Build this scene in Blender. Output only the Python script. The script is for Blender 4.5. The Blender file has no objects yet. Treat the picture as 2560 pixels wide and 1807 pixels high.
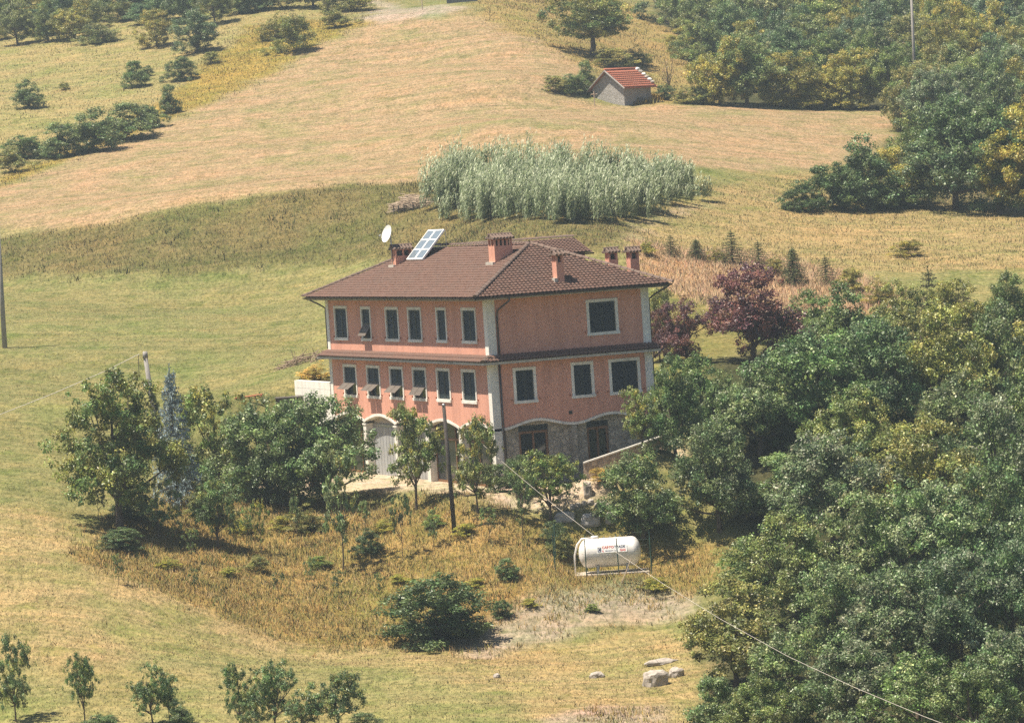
import bpy, math, random
import numpy as np
from mathutils import Matrix, Vector

random.seed(7)
RNG = np.random.default_rng(11)
SC = bpy.context.scene
COL = SC.collection

# ------------------------------------------------------------------ camera
# world axes: x runs along the house's end wall, y along its long front, z up; metres
CF = 10232.83                      # focal length in photograph pixels (2560 wide)
CD = np.array([0.38811213, 0.92053704, -0.04450325])
CR = np.array([0.91837634, -0.39034120, -0.06495112])
CU = np.array([0.07716136, 0.01566242, 0.99689559])
CC = np.array([-78.458759, -188.926266, 15.280294])
cam_data = bpy.data.cameras.new('camera')
cam_data.sensor_fit = 'HORIZONTAL'
cam_data.sensor_width = 36.0
cam_data.lens = CF / 2560 * 36
cam_data.clip_start = 1.0
cam_data.clip_end = 4000
cam = bpy.data.objects.new('camera', cam_data)
cam.matrix_world = Matrix(((CR[0], CU[0], -CD[0], CC[0]), (CR[1], CU[1], -CD[1], CC[1]),
                           (CR[2], CU[2], -CD[2], CC[2]), (0, 0, 0, 1)))
COL.objects.link(cam)
SC.camera = cam

# ------------------------------------------------------------------ sky and sun
L = Vector((1.0, -.22, -2.5)).normalized()          # direction the sunlight travels
world = bpy.data.worlds.new('World')
SC.world = world
world.use_nodes = True
wn = world.node_tree
wn.nodes.clear()
sky = wn.nodes.new('ShaderNodeTexSky')
sky.sky_type = 'NISHITA'
sky.sun_disc = False
sky.sun_elevation = math.asin(-L.z)
sky.sun_rotation = math.atan2(-L.x, -L.y)
sky.altitude = 600
sky.air_density = 1.0
sky.dust_density = 2.0
bg = wn.nodes.new('ShaderNodeBackground')
bg.inputs['Strength'].default_value = 0.058
wo = wn.nodes.new('ShaderNodeOutputWorld')
wn.links.new(sky.outputs[0], bg.inputs[0])
wn.links.new(bg.outputs[0], wo.inputs[0])
sun_data = bpy.data.lights.new('sun', 'SUN')
sun_data.energy = 5.0
sun_data.angle = math.radians(0.55)
sun_data.color = (1.0, 0.90, 0.74)
sun = bpy.data.objects.new('sun', sun_data)
sun.rotation_euler = L.to_track_quat('-Z', 'Y').to_euler()
sun.location = (-60, 60, 160)
COL.objects.link(sun)
SC.view_settings.view_transform = 'Standard'
SC.view_settings.look = 'None'
SC.view_settings.exposure = 0.94
SC.view_settings.gamma = 1.0
SC.view_settings.use_curve_mapping = False
SC.cycles.max_bounces = 5
SC.cycles.diffuse_bounces = 3
SC.cycles.transparent_max_bounces = 8
SC.cycles.use_adaptive_sampling = True
SC.cycles.adaptive_threshold = 0.02
SC.cycles.use_denoising = False
SC.cycles.volume_bounces = 0

# ------------------------------------------------------------------ calibrated sight lines
def ray(px, py):
    return CD + CR * (px - 1280) / CF - CU * (py - 903.5) / CF
def on(ax, v, px, py):
    q = ray(px, py)
    return CC + q * (v - CC[ax]) / q[ax]
def at_s(px, py, s):
    q = ray(px, py)
    return CC + q * s / (q[0] * HV[0] + q[1] * HV[1])
HV = np.array([CD[0], CD[1]]) / math.hypot(CD[0], CD[1])
RV = np.array([HV[1], -HV[0]])
def ts(x, y):
    dx, dy = np.asarray(x) - CC[0], np.asarray(y) - CC[1]
    return dx * RV[0] + dy * RV[1], dx * HV[0] + dy * HV[1]
def xy(t, s):
    return CC[0] + t * RV[0] + s * HV[0], CC[1] + t * RV[1] + s * HV[1]

# ------------------------------------------------------------------ small noise library
_perm = np.random.default_rng(3).random((256, 256))
def vnoise(x, y):
    x = np.asarray(x, float); y = np.asarray(y, float)
    xi, yi = np.floor(x).astype(int), np.floor(y).astype(int)
    fx, fy = x - xi, y - yi
    fx = fx * fx * (3 - 2 * fx); fy = fy * fy * (3 - 2 * fy)
    a = _perm[xi & 255, yi & 255]; b = _perm[(xi + 1) & 255, yi & 255]
    c = _perm[xi & 255, (yi + 1) & 255]; e = _perm[(xi + 1) & 255, (yi + 1) & 255]
    return (a * (1 - fx) + b * fx) * (1 - fy) + (c * (1 - fx) + e * fx) * fy
def fbm(x, y, o=4):
    s = 0; k = 0.5; n = 0
    for i in range(o):
        s = s + k * vnoise(x * 2 ** i + 17 * i, y * 2 ** i - 9 * i); n += k; k *= 0.5
    return s / n

# ------------------------------------------------------------------ object helpers
def link(o, parent=None):
    COL.objects.link(o)
    if parent is not None: o.parent = parent
    return o
def tag(o, label=None, cat=None, group=None, kind=None):
    if label: o['label'] = label
    if cat: o['category'] = cat
    if group: o['group'] = group
    if kind: o['kind'] = kind
    return o
def empty(name, loc=(0, 0, 0), rz=0.0):
    o = bpy.data.objects.new(name, None)
    o.empty_display_size = 0.3
    o.location = loc
    o.rotation_euler = (0, 0, rz)
    return link(o)
def mesh_obj(name, v, faces, mat, parent=None, smooth=False, cols=None, loc=None):
    me = bpy.data.meshes.new(name)
    v = np.asarray(v, float)
    if loc is not None: v = v - np.asarray(loc)
    if isinstance(faces, np.ndarray): faces = faces.tolist()
    me.from_pydata(v.tolist(), [], faces)
    if cols is not None:
        ca = me.color_attributes.new('Col', 'FLOAT_COLOR', 'POINT')
        c4 = np.ones((len(v), 4), np.float32); c4[:, :3] = cols
        ca.data.foreach_set('color', c4.ravel())
    if smooth:
        me.polygons.foreach_set('use_smooth', [True] * len(me.polygons))
    me.materials.append(mat)
    me.update()
    o = bpy.data.objects.new(name, me)
    if loc is not None: o.location = loc
    return link(o, parent)
class MB:
    def __init__(self): self.v = []; self.f = []
    def add(self, v, f):
        n = len(self.v)
        self.v += [tuple(map(float, p)) for p in v]
        self.f += [tuple(i + n for i in q) for q in f]
        return self
    def quad(self, a, b, c, e): return self.add([a, b, c, e], [(0, 1, 2, 3)])
    def box(self, x0, x1, y0, y1, z0, z1):
        return self.add([(x0, y0, z0), (x1, y0, z0), (x1, y1, z0), (x0, y1, z0), (x0, y0, z1), (x1, y0, z1), (x1, y1, z1), (x0, y1, z1)],
                        [(0, 3, 2, 1), (4, 5, 6, 7), (0, 1, 5, 4), (1, 2, 6, 5), (2, 3, 7, 6), (3, 0, 4, 7)])
    def obox(self, c, ax, ay, az):
        c, ax, ay, az = [np.asarray(k, float) for k in (c, ax, ay, az)]
        v = [c + i * ax + j * ay + k * az for k in (-.5, .5) for i, j in ((-.5, -.5), (.5, -.5), (.5, .5), (-.5, .5))]
        return self.add(v, [(0, 3, 2, 1), (4, 5, 6, 7), (0, 1, 5, 4), (1, 2, 6, 5), (2, 3, 7, 6), (3, 0, 4, 7)])
    def tube(self, pts, rad, n=8, cap=True):
        pts = [np.asarray(p, float) for p in pts]
        if not hasattr(rad, '__len__'): rad = [rad] * len(pts)
        base = len(self.v)
        prev = None
        for i, p in enumerate(pts):
            a = pts[max(i - 1, 0)]; b = pts[min(i + 1, len(pts) - 1)]
            d = b - a; d = d / (np.linalg.norm(d) + 1e-9)
            if prev is None:
                h = np.array([0, 0, 1.]) if abs(d[2]) < .9 else np.array([1., 0, 0])
            else: h = prev
            u = h - d * (h @ d); u /= np.linalg.norm(u) + 1e-9; w = np.cross(d, u); prev = u
            for k in range(n):
                t = 2 * math.pi * k / n
                self.v.append(tuple(p + rad[i] * (math.cos(t) * u + math.sin(t) * w)))
        for i in range(len(pts) - 1):
            for k in range(n):
                a = base + i * n + k; b = base + i * n + (k + 1) % n
                self.f.append((a, b, b + n, a + n))
        if cap:
            self.f.append(tuple(base + k for k in range(n - 1, -1, -1)))
            self.f.append(tuple(base + (len(pts) - 1) * n + k for k in range(n)))
        return self
    def build(self, name, mat, parent=None, smooth=False, loc=None):
        return mesh_obj(name, self.v, self.f, mat, parent, smooth, loc=loc)

# ------------------------------------------------------------------ materials
def new_mat(name):
    m = bpy.data.materials.new(name); m.use_nodes = True
    nt = m.node_tree; nt.nodes.clear()
    out = nt.nodes.new('ShaderNodeOutputMaterial')
    p = nt.nodes.new('ShaderNodeBsdfPrincipled')
    nt.links.new(p.outputs[0], out.inputs[0])
    return m, nt, p
def noise_node(nt, scale, detail=4, rough=.6, vec=None):
    n = nt.nodes.new('ShaderNodeTexNoise'); n.inputs['Scale'].default_value = scale
    n.inputs['Detail'].default_value = detail; n.inputs['Roughness'].default_value = rough
    if vec is not None: nt.links.new(vec, n.inputs['Vector'])
    return n
def ramp(nt, fac, stops):
    r = nt.nodes.new('ShaderNodeValToRGB')
    e = r.color_ramp.elements
    while len(e) < len(stops): e.new(0.5)
    for k, (p, c) in zip(e, stops):
        k.position = p; k.color = (c[0], c[1], c[2], 1)
    nt.links.new(fac, r.inputs[0])
    return r
def mixc(nt, mode, fac, a, b):
    m = nt.nodes.new('ShaderNodeMix'); m.data_type = 'RGBA'; m.blend_type = mode
    for sock, val in ((m.inputs[0], fac), (m.inputs[6], a), (m.inputs[7], b)):
        if hasattr(val, 'is_linked'): nt.links.new(val, sock)
        elif hasattr(val, '__len__'): sock.default_value = (val[0], val[1], val[2], 1)
        else: sock.default_value = val
    return m.outputs[2]
def bump(nt, p, height, strength=.4, dist=.05):
    b = nt.nodes.new('ShaderNodeBump'); b.inputs['Strength'].default_value = strength
    b.inputs['Distance'].default_value = dist
    nt.links.new(height, b.inputs['Height']); nt.links.new(b.outputs[0], p.inputs['Normal'])
def simple(name, col, rough=.8, var=.18, scale=3., bmp=0., metal=0., fine=25.):
    m, nt, p = new_mat(name)
    tc = nt.nodes.new('ShaderNodeTexCoord')
    geo = nt.nodes.new('ShaderNodeNewGeometry')
    n1 = noise_node(nt, scale, 5, .65, geo.outputs['Position'])
    n2 = noise_node(nt, fine, 3, .6, geo.outputs['Position'])
    a = ramp(nt, n1.outputs[0], [(.25, [c * (1 - var) for c in col]), (.75, [min(1, c * (1 + var)) for c in col])])
    o = mixc(nt, 'MULTIPLY', 1.0, a.outputs[0], ramp(nt, n2.outputs[0], [(.3, (1 - var * .6,) * 3), (.7, (1 + 0 * var,) * 3)]).outputs[0])
    nt.links.new(o, p.inputs['Base Color'])
    p.inputs['Roughness'].default_value = rough; p.inputs['Metallic'].default_value = metal
    if bmp: bump(nt, p, n2.outputs[0], bmp, .02)
    return m
def streaked(name, col, dirt, rough=.9):          # weathered plaster: blotches, faint vertical runs
    m, nt, p = new_mat(name)
    geo = nt.nodes.new('ShaderNodeNewGeometry')
    mp = nt.nodes.new('ShaderNodeMapping'); mp.inputs['Scale'].default_value = (2.2, 2.2, .22)
    nt.links.new(geo.outputs['Position'], mp.inputs['Vector'])
    n1 = noise_node(nt, 1.0, 5, .6, mp.outputs[0])
    n2 = noise_node(nt, .55, 4, .6, geo.outputs['Position'])
    n3 = noise_node(nt, 9, 3, .8, geo.outputs['Position'])
    c = mixc(nt, 'MIX', ramp(nt, n1.outputs[0], [(.42, (0, 0, 0)), (.72, (.8,) * 3)]).outputs[0], col, dirt)
    c = mixc(nt, 'MULTIPLY', 1., c, ramp(nt, n2.outputs[0], [(.3, (.9, .9, .9)), (.7, (1.06, 1.05, 1.04))]).outputs[0])
    c = mixc(nt, 'MULTIPLY', 1., c, ramp(nt, n3.outputs[0], [(.3, (.86, .86, .86)), (.7, (1.1, 1.1, 1.1))]).outputs[0])
    nt.links.new(c, p.inputs['Base Color']); p.inputs['Roughness'].default_value = rough
    bump(nt, p, n3.outputs[0], .35, .02)
    return m
def attr_mat(name, rough=.75, tint=True, trans=.25, var=0.0, spec=.35, sheen=0):
    m, nt, p = new_mat(name)
    at = nt.nodes.new('ShaderNodeVertexColor'); at.layer_name = 'Col'
    c = at.outputs[0]
    if tint:
        oi = nt.nodes.new('ShaderNodeObjectInfo')
        c = mixc(nt, 'MULTIPLY', 1.0, c, oi.outputs['Color'])
    nt.links.new(c, p.inputs['Base Color'])
    p.inputs['Roughness'].default_value = rough
    p.inputs['Specular IOR Level'].default_value = spec
    if trans:
        t = nt.nodes.new('ShaderNodeBsdfTranslucent'); nt.links.new(c, t.inputs[0])
        mx = nt.nodes.new('ShaderNodeMixShader'); mx.inputs[0].default_value = trans
        out = [n for n in nt.nodes if n.type == 'OUTPUT_MATERIAL'][0]
        nt.links.new(p.outputs[0], mx.inputs[1]); nt.links.new(t.outputs[0], mx.inputs[2])
        nt.links.new(mx.outputs[0], out.inputs[0])
    return m
def stone_mat(name, c1, c2, mortar, scale):
    m, nt, p = new_mat(name)
    geo = nt.nodes.new('ShaderNodeNewGeometry')
    nz = noise_node(nt, 2.5, 3, .5, geo.outputs['Position'])
    ad = nt.nodes.new('ShaderNodeVectorMath'); ad.operation = 'MULTIPLY_ADD'
    nt.links.new(nz.outputs['Color'], ad.inputs[0]); ad.inputs[1].default_value = (.12,) * 3
    nt.links.new(geo.outputs['Position'], ad.inputs[2])
    vo = nt.nodes.new('ShaderNodeTexVoronoi'); vo.inputs['Scale'].default_value = scale
    nt.links.new(ad.outputs[0], vo.inputs['Vector'])
    ve = nt.nodes.new('ShaderNodeTexVoronoi'); ve.feature = 'DISTANCE_TO_EDGE'; ve.inputs['Scale'].default_value = scale
    nt.links.new(ad.outputs[0], ve.inputs['Vector'])
    bw = nt.nodes.new('ShaderNodeRGBToBW'); nt.links.new(vo.outputs['Color'], bw.inputs[0])
    st = ramp(nt, bw.outputs[0], [(.15, c1), (.85, c2)])
    n2 = noise_node(nt, 14, 4, .7, geo.outputs['Position'])
    c = mixc(nt, 'MULTIPLY', 1., st.outputs[0], ramp(nt, n2.outputs[0], [(.3, (.72,) * 3), (.7, (1.15,) * 3)]).outputs[0])
    ed = ramp(nt, ve.outputs['Distance'], [(.02, (0, 0, 0)), (.09, (1, 1, 1))])
    c = mixc(nt, 'MIX', ed.outputs[0], mortar, c)
    nt.links.new(c, p.inputs['Base Color']); p.inputs['Roughness'].default_value = .95
    bump(nt, p, ed.outputs[0], .8, .05)
    return m

M = {}
M['plaster'] = streaked('salmon_plaster', (.68, .335, .24), (.52, .25, .18))
M['white'] = streaked('white_trim', (.80, .77, .71), (.58, .55, .49))
M['concrete'] = simple('pale_concrete', (.50, .44, .37), .95, .25, 1.2, .3)
M['shutter'] = simple('slate_shutter', (.018, .028, .028), .6, .2, 4)
M['flap'] = simple('sunlit_brown_flap', (.13, .105, .085), .6, .2, 4)  # brown slats, with the sunlight on the tilted flaps put into the colour
M['dark'] = simple('dark_interior', (.012, .013, .015), .6, .1)
M['glass'] = simple('window_glass', (.02, .025, .03), .08, .1)
M['wood'] = simple('honey_wood', (.20, .10, .045), .6, .2, 6)
M['stonewall'] = stone_mat('rubble_stone_cladding', (.27, .25, .21), (.48, .44, .37), (.33, .31, .27), 4.0)
M['rampstone'] = stone_mat('brown_rubble_stone', (.26, .19, .13), (.45, .36, .27), (.32, .26, .2), 4.5)
M['shedwall'] = stone_mat('grey_render_over_stone', (.30, .28, .26), (.42, .40, .38), (.36, .34, .32), 6)
M['gutter'] = simple('dark_copper_gutter', (.075, .06, .055), .45, .2, 5, metal=.3)
M['fascia'] = streaked('pale_fascia', (.50, .46, .40), (.33, .31, .27))
M['steel'] = simple('galvanised_steel', (.42, .43, .44), .4, .15, 6, metal=.6)
M['tank'] = streaked('white_tank_paint', (.82, .79, .76), (.62, .58, .52), .45)
M['red'] = simple('red_print', (.55, .05, .03), .6, .1)
M['blue'] = simple('navy_print', (.03, .04, .10), .6, .1)
M['sticker'] = simple('white_sticker', (.82, .82, .80), .5, .05)
M['doorgrey'] = streaked('grey_steel_door', (.36, .37, .38), (.28, .28, .28), .5)
M['greenpost'] = simple('green_post', (.025, .075, .055), .6, .2)
M['polewood'] = simple('tarred_pole', (.055, .045, .04), .85, .3, 3, .4)
M['poleconc'] = simple('grey_pole', (.30, .28, .26), .8, .2, 3, .2)
M['wire'] = simple('pale_cable', (.55, .50, .44), .5, .05)
M['bark'] = simple('bark', (.12, .09, .065), .95, .35, 5, .5)
M['stick'] = simple('dry_sticks', (.30, .22, .15), .9, .3, 8)
M['cane'] = simple('cut_canes', (.50, .39, .29), .9, .3, 8)
M['rock'] = simple('pale_limestone', (.42, .37, .32), .95, .35, 2.2, .7, fine=9)
M['blockstone'] = simple('grey_stone_blocks', (.42, .40, .37), .95, .3, 2.5, .6, fine=9)
M['rust'] = simple('rusty_iron', (.36, .12, .05), .8, .3, 6)
M['greywall'] = simple('grey_block_wall', (.11, .12, .125), .95, .25, 2, .4)
M['leaf'] = attr_mat('leaves', .42, True, .30, spec=.5)
M['reed'] = attr_mat('reed_leaves', .5, False, .30, spec=.4)
M['needle'] = attr_mat('needles', .7, True, .12, spec=.3)
M['grass'] = attr_mat('grass_blades', .85, False, .25, spec=.15)
nt_ = M['grass'].node_tree
g_ = nt_.nodes.new('ShaderNodeNewGeometry'); vm_ = nt_.nodes.new('ShaderNodeVectorMath'); vm_.operation = 'MULTIPLY_ADD'
nt_.links.new(g_.outputs['Normal'], vm_.inputs[0]); vm_.inputs[1].default_value = (.45, .45, .45); vm_.inputs[2].default_value = (0, 0, .8)
vn_ = nt_.nodes.new('ShaderNodeVectorMath'); vn_.operation = 'NORMALIZE'; nt_.links.new(vm_.outputs[0], vn_.inputs[0])
for b_ in nt_.nodes:
    if b_.type in ('BSDF_PRINCIPLED', 'BSDF_TRANSLUCENT'): nt_.links.new(vn_.outputs[0], b_.inputs['Normal'])
M['tarp'] = simple('brown_boards', (.085, .07, .055), .8, .3, 4)
def tile_mat(name, base, spots):
    m, nt, p = new_mat(name)
    geo = nt.nodes.new('ShaderNodeNewGeometry')
    v = nt.nodes.new('ShaderNodeTexVoronoi'); v.inputs['Scale'].default_value = 3.2
    nt.links.new(geo.outputs['Position'], v.inputs['Vector'])
    bw = nt.nodes.new('ShaderNodeRGBToBW'); nt.links.new(v.outputs['Color'], bw.inputs[0])
    oi = nt.nodes.new('ShaderNodeObjectInfo')
    a = ramp(nt, bw.outputs[0], [(.1, [k * .9 for k in base]), (.9, [k * 1.1 for k in base])])
    n = noise_node(nt, .8, 5, .7, geo.outputs['Position'])
    n2 = noise_node(nt, 11, 3, .7, geo.outputs['Position'])
    c = mixc(nt, 'MIX', ramp(nt, n.outputs[0], [(.45, (0, 0, 0)), (.75, (.5,) * 3)]).outputs[0], a.outputs[0], spots)
    c = mixc(nt, 'MULTIPLY', 1., c, ramp(nt, n2.outputs[0], [(.3, (.8,) * 3), (.7, (1.12,) * 3)]).outputs[0])
    c = mixc(nt, 'MULTIPLY', 1., c, ramp(nt, oi.outputs['Random'], [(0, (.95, .95, .95)), (1, (1.05, 1.04, 1.03))]).outputs[0])
    nt.links.new(c, p.inputs['Base Color']); p.inputs['Roughness'].default_value = .85
    return m
M['tile'] = tile_mat('brown_roof_tile', (.135, .072, .052), (.105, .075, .06))
M['captile'] = tile_mat('weathered_cap_tile', (.15, .10, .078), (.11, .09, .078))
M['redtile'] = tile_mat('red_clay_tile', (.40, .135, .08), (.30, .14, .09))

# ------------------------------------------------------------------ terrain
# heights surveyed along sight lines: (column, [(row, distance) ...]) plus world points
CTRL = {
 -250: [(1807, 170), (1500, 186), (1200, 207), (1000, 230), (870, 257), (760, 281), (715, 293), (620, 301), (520, 325), (470, 342), (350, 370), (200, 415), (50, 475), (-100, 545)],
 0: [(1807, 169), (1600, 179), (1400, 191), (1200, 206), (1000, 229), (870, 256), (760, 280), (705, 292), (600, 300), (520, 321), (450, 342), (350, 366), (200, 410), (50, 470), (-100, 540)],
 400: [(1807, 167), (1650, 178), (1500, 188), (1350, 199), (1250, 208), (1180, 216), (1000, 237), (900, 250), (800, 268), (692, 289), (545, 298), (480, 318), (400, 341), (300, 369), (120, 420), (0, 460), (-100, 505)],
 620: [(1807, 167), (1650, 182), (1500, 192), (1350, 203), (1250, 214), (1195, 223)],
 800: [(1807, 166), (1650, 184), (1500, 193), (1350, 203), (1240, 213), (1195, 220), (850, 256), (750, 276), (660, 288), (490, 298), (440, 318), (300, 359), (150, 396), (50, 424), (0, 442), (-80, 480)],
 1050: [(1807, 165), (1650, 181), (1600, 187), (1450, 194), (1330, 199), (1270, 203), (1225, 210), (610, 284), (472, 299), (400, 324), (300, 354), (150, 392), (20, 432), (-40, 500)],
 1300: [(1807, 164), (1700, 175), (1620, 185), (1520, 189), (1400, 194), (1330, 198), (1270, 202), (1228, 205.5), (560, 274), (400, 301), (300, 336), (200, 365), (100, 393), (30, 413), (0, 428), (-40, 480)],
 1500: [(1440, 193.5), (1420, 195.5), (1310, 199), (1240, 203), (620, 262), (560, 273), (480, 286), (400, 302), (330, 330), (265, 360), (180, 383), (130, 398), (60, 425), (0, 455), (-80, 500)],
 1700: [(1807, 163), (1690, 174), (1600, 183), (1540, 188), (1450, 193), (1350, 197), (1250, 203), (870, 236), (800, 245), (700, 258), (600, 273), (500, 290), (400, 310), (300, 345), (265, 359), (150, 410), (0, 470), (-120, 530)],
 2000: [(1807, 162), (1600, 177), (1400, 190), (1200, 201), (700, 256), (640, 268), (560, 285), (480, 303), (420, 316), (350, 336), (275, 362), (150, 410), (0, 470), (-150, 540)],
 2400: [(1807, 160), (1500, 182), (1200, 200), (1000, 218), (700, 256), (600, 277), (540, 291), (520, 297), (270, 365), (100, 430), (0, 480), (-150, 560)],
 2850: [(1807, 159), (1500, 181), (1200, 200), (1000, 218), (700, 254), (600, 274), (500, 300), (270, 365), (100, 430), (-50, 500), (-200, 580)],
}
ctl = []
for px, lst in CTRL.items():
    for py, s in lst: ctl.append(at_s(px, py, s))
for p in [(-3.2, -2, -.35), (-3.5, 8, -.3), (-3.5, 17, -.2), (-2, -5.5, -1.0), (3.0, -3.5, .2), (5.0, -4.6, .75), (6.9, -5.6, 1.3), (3, -6.3, -.5), (6.5, -7.6, .3), (12, -3.5, 1.8), (14, 2, 2.0), (18, 8, 3.0), (20, 18, 4.6), (10, 30, 5.4), (2, 32, 5.0), (-8, 30, 4.4), (2.5, -6, -.5), (8, -7, .2)]:
    ctl.append(np.array(p))
for t in (-60, -20, 20, 60): 
    for s, z in ((60, -14), (110, -10)):
        x, y = xy(t, s); ctl.append(np.array([x, y, z]))
ctl = np.array(ctl)
ct, cs = ts(ctl[:, 0], ctl[:, 1])
K = np.stack([ct, cs], 1) / 100
def tpsk(r2): return np.where(r2 > 0, .5 * r2 * np.log(r2 + 1e-12), 0)
n = len(K)
A = np.zeros((n + 3, n + 3))
A[:n, :n] = tpsk(((K[:, None] - K[None]) ** 2).sum(-1)) + np.eye(n) * 2e-5
A[:n, n] = 1; A[:n, n + 1:] = K; A[n, :n] = 1; A[n + 1:, :n] = K.T
W = np.linalg.solve(A, np.concatenate([ctl[:, 2], np.zeros(3)]))
def tps(t, s):
    q = np.stack([t, s], -1) / 100
    out = np.empty(q.shape[0])
    for i in range(0, len(q), 8000):
        b = q[i:i + 8000]
        out[i:i + 8000] = tpsk(((b[:, None] - K[None]) ** 2).sum(-1)) @ W[:n] + W[n] + b @ W[n + 1:]
    return out
TA = np.concatenate([np.arange(-190, -62, 8.), np.arange(-62, 62, .62), np.arange(62, 196, 8.)])
SA = np.concatenate([np.arange(40, 150, 6.), np.arange(150, 310, .62), np.arange(310, 560, 1.5), np.arange(560, 700, 10.)])
TT, SS = np.meshgrid(TA, SA)
XX, YY = xy(TT.ravel(), SS.ravel())
tc_ = np.clip(TT.ravel(), -70, 75); sc_ = np.clip(SS.ravel(), 60, 590)
ZZ = tps(tc_, sc_)
nzk = np.clip((300 - SS.ravel()) / 20, .12, 1)
ZZ += (fbm(XX / 9, YY / 9, 3) - .5) * .35 * nzk + (fbm(XX / 1.6 + 40, YY / 1.6, 3) - .5) * .14 * nzk
def sstep(a, b, x):
    k = np.clip((x - a) / (b - a), 0, 1); return k * k * (3 - 2 * k)
# level building platform
dx = np.maximum(np.maximum(-3.0 - XX, XX - 15.5), 0); dy = np.maximum(np.maximum(-2.4 - YY, YY - 24.2), 0)
dd = np.hypot(dx, dy)
k = 1 - sstep(0, 1.6, dd)
ZZ = ZZ * (1 - k) + (-.19) * k
kw = (1 - sstep(0, 1.2, np.maximum(np.maximum(-3.0 - XX, XX + .2), 0))) * (1 - sstep(0, 1.5, np.maximum(YY - 28.5, 0))) * (YY > 22)
ZZ = ZZ * (1 - kw) + np.minimum(ZZ, 2.4) * kw
# level pad under the gas tank
PADC = at_s(1528, 1432, 194.3)
kk = 1 - sstep(1.6, 3.2, np.hypot(XX - PADC[0], YY - PADC[1]))
PADZ = PADC[2]
ZZ = ZZ * (1 - kk) + PADZ * kk
ZG = ZZ.reshape(TT.shape)
def H(x, y):
    t, s = ts(x, y)
    i = np.clip(np.searchsorted(TA, t) - 1, 0, len(TA) - 2); j = np.clip(np.searchsorted(SA, s) - 1, 0, len(SA) - 2)
    a = np.clip((t - TA[i]) / (TA[i + 1] - TA[i]), 0, 1); b = np.clip((s - SA[j]) / (SA[j + 1] - SA[j]), 0, 1)
    return (ZG[j, i] * (1 - a) + ZG[j, i + 1] * a) * (1 - b) + (ZG[j + 1, i] * (1 - a) + ZG[j + 1, i + 1] * a) * b
_S = np.concatenate([np.arange(150, 310, .2), np.arange(310, 640, .5)])
def ground(px, py):
    q = ray(px, py); k = _S / (q[0] * HV[0] + q[1] * HV[1])
    P = CC[None] + q[None] * k[:, None]
    hit = np.nonzero(P[:, 2] <= H(P[:, 0], P[:, 1]))[0]
    i = hit[0] if len(hit) else len(_S) - 1
    p = P[i].copy(); p[2] = float(H(p[0], p[1]))
    return p

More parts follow.
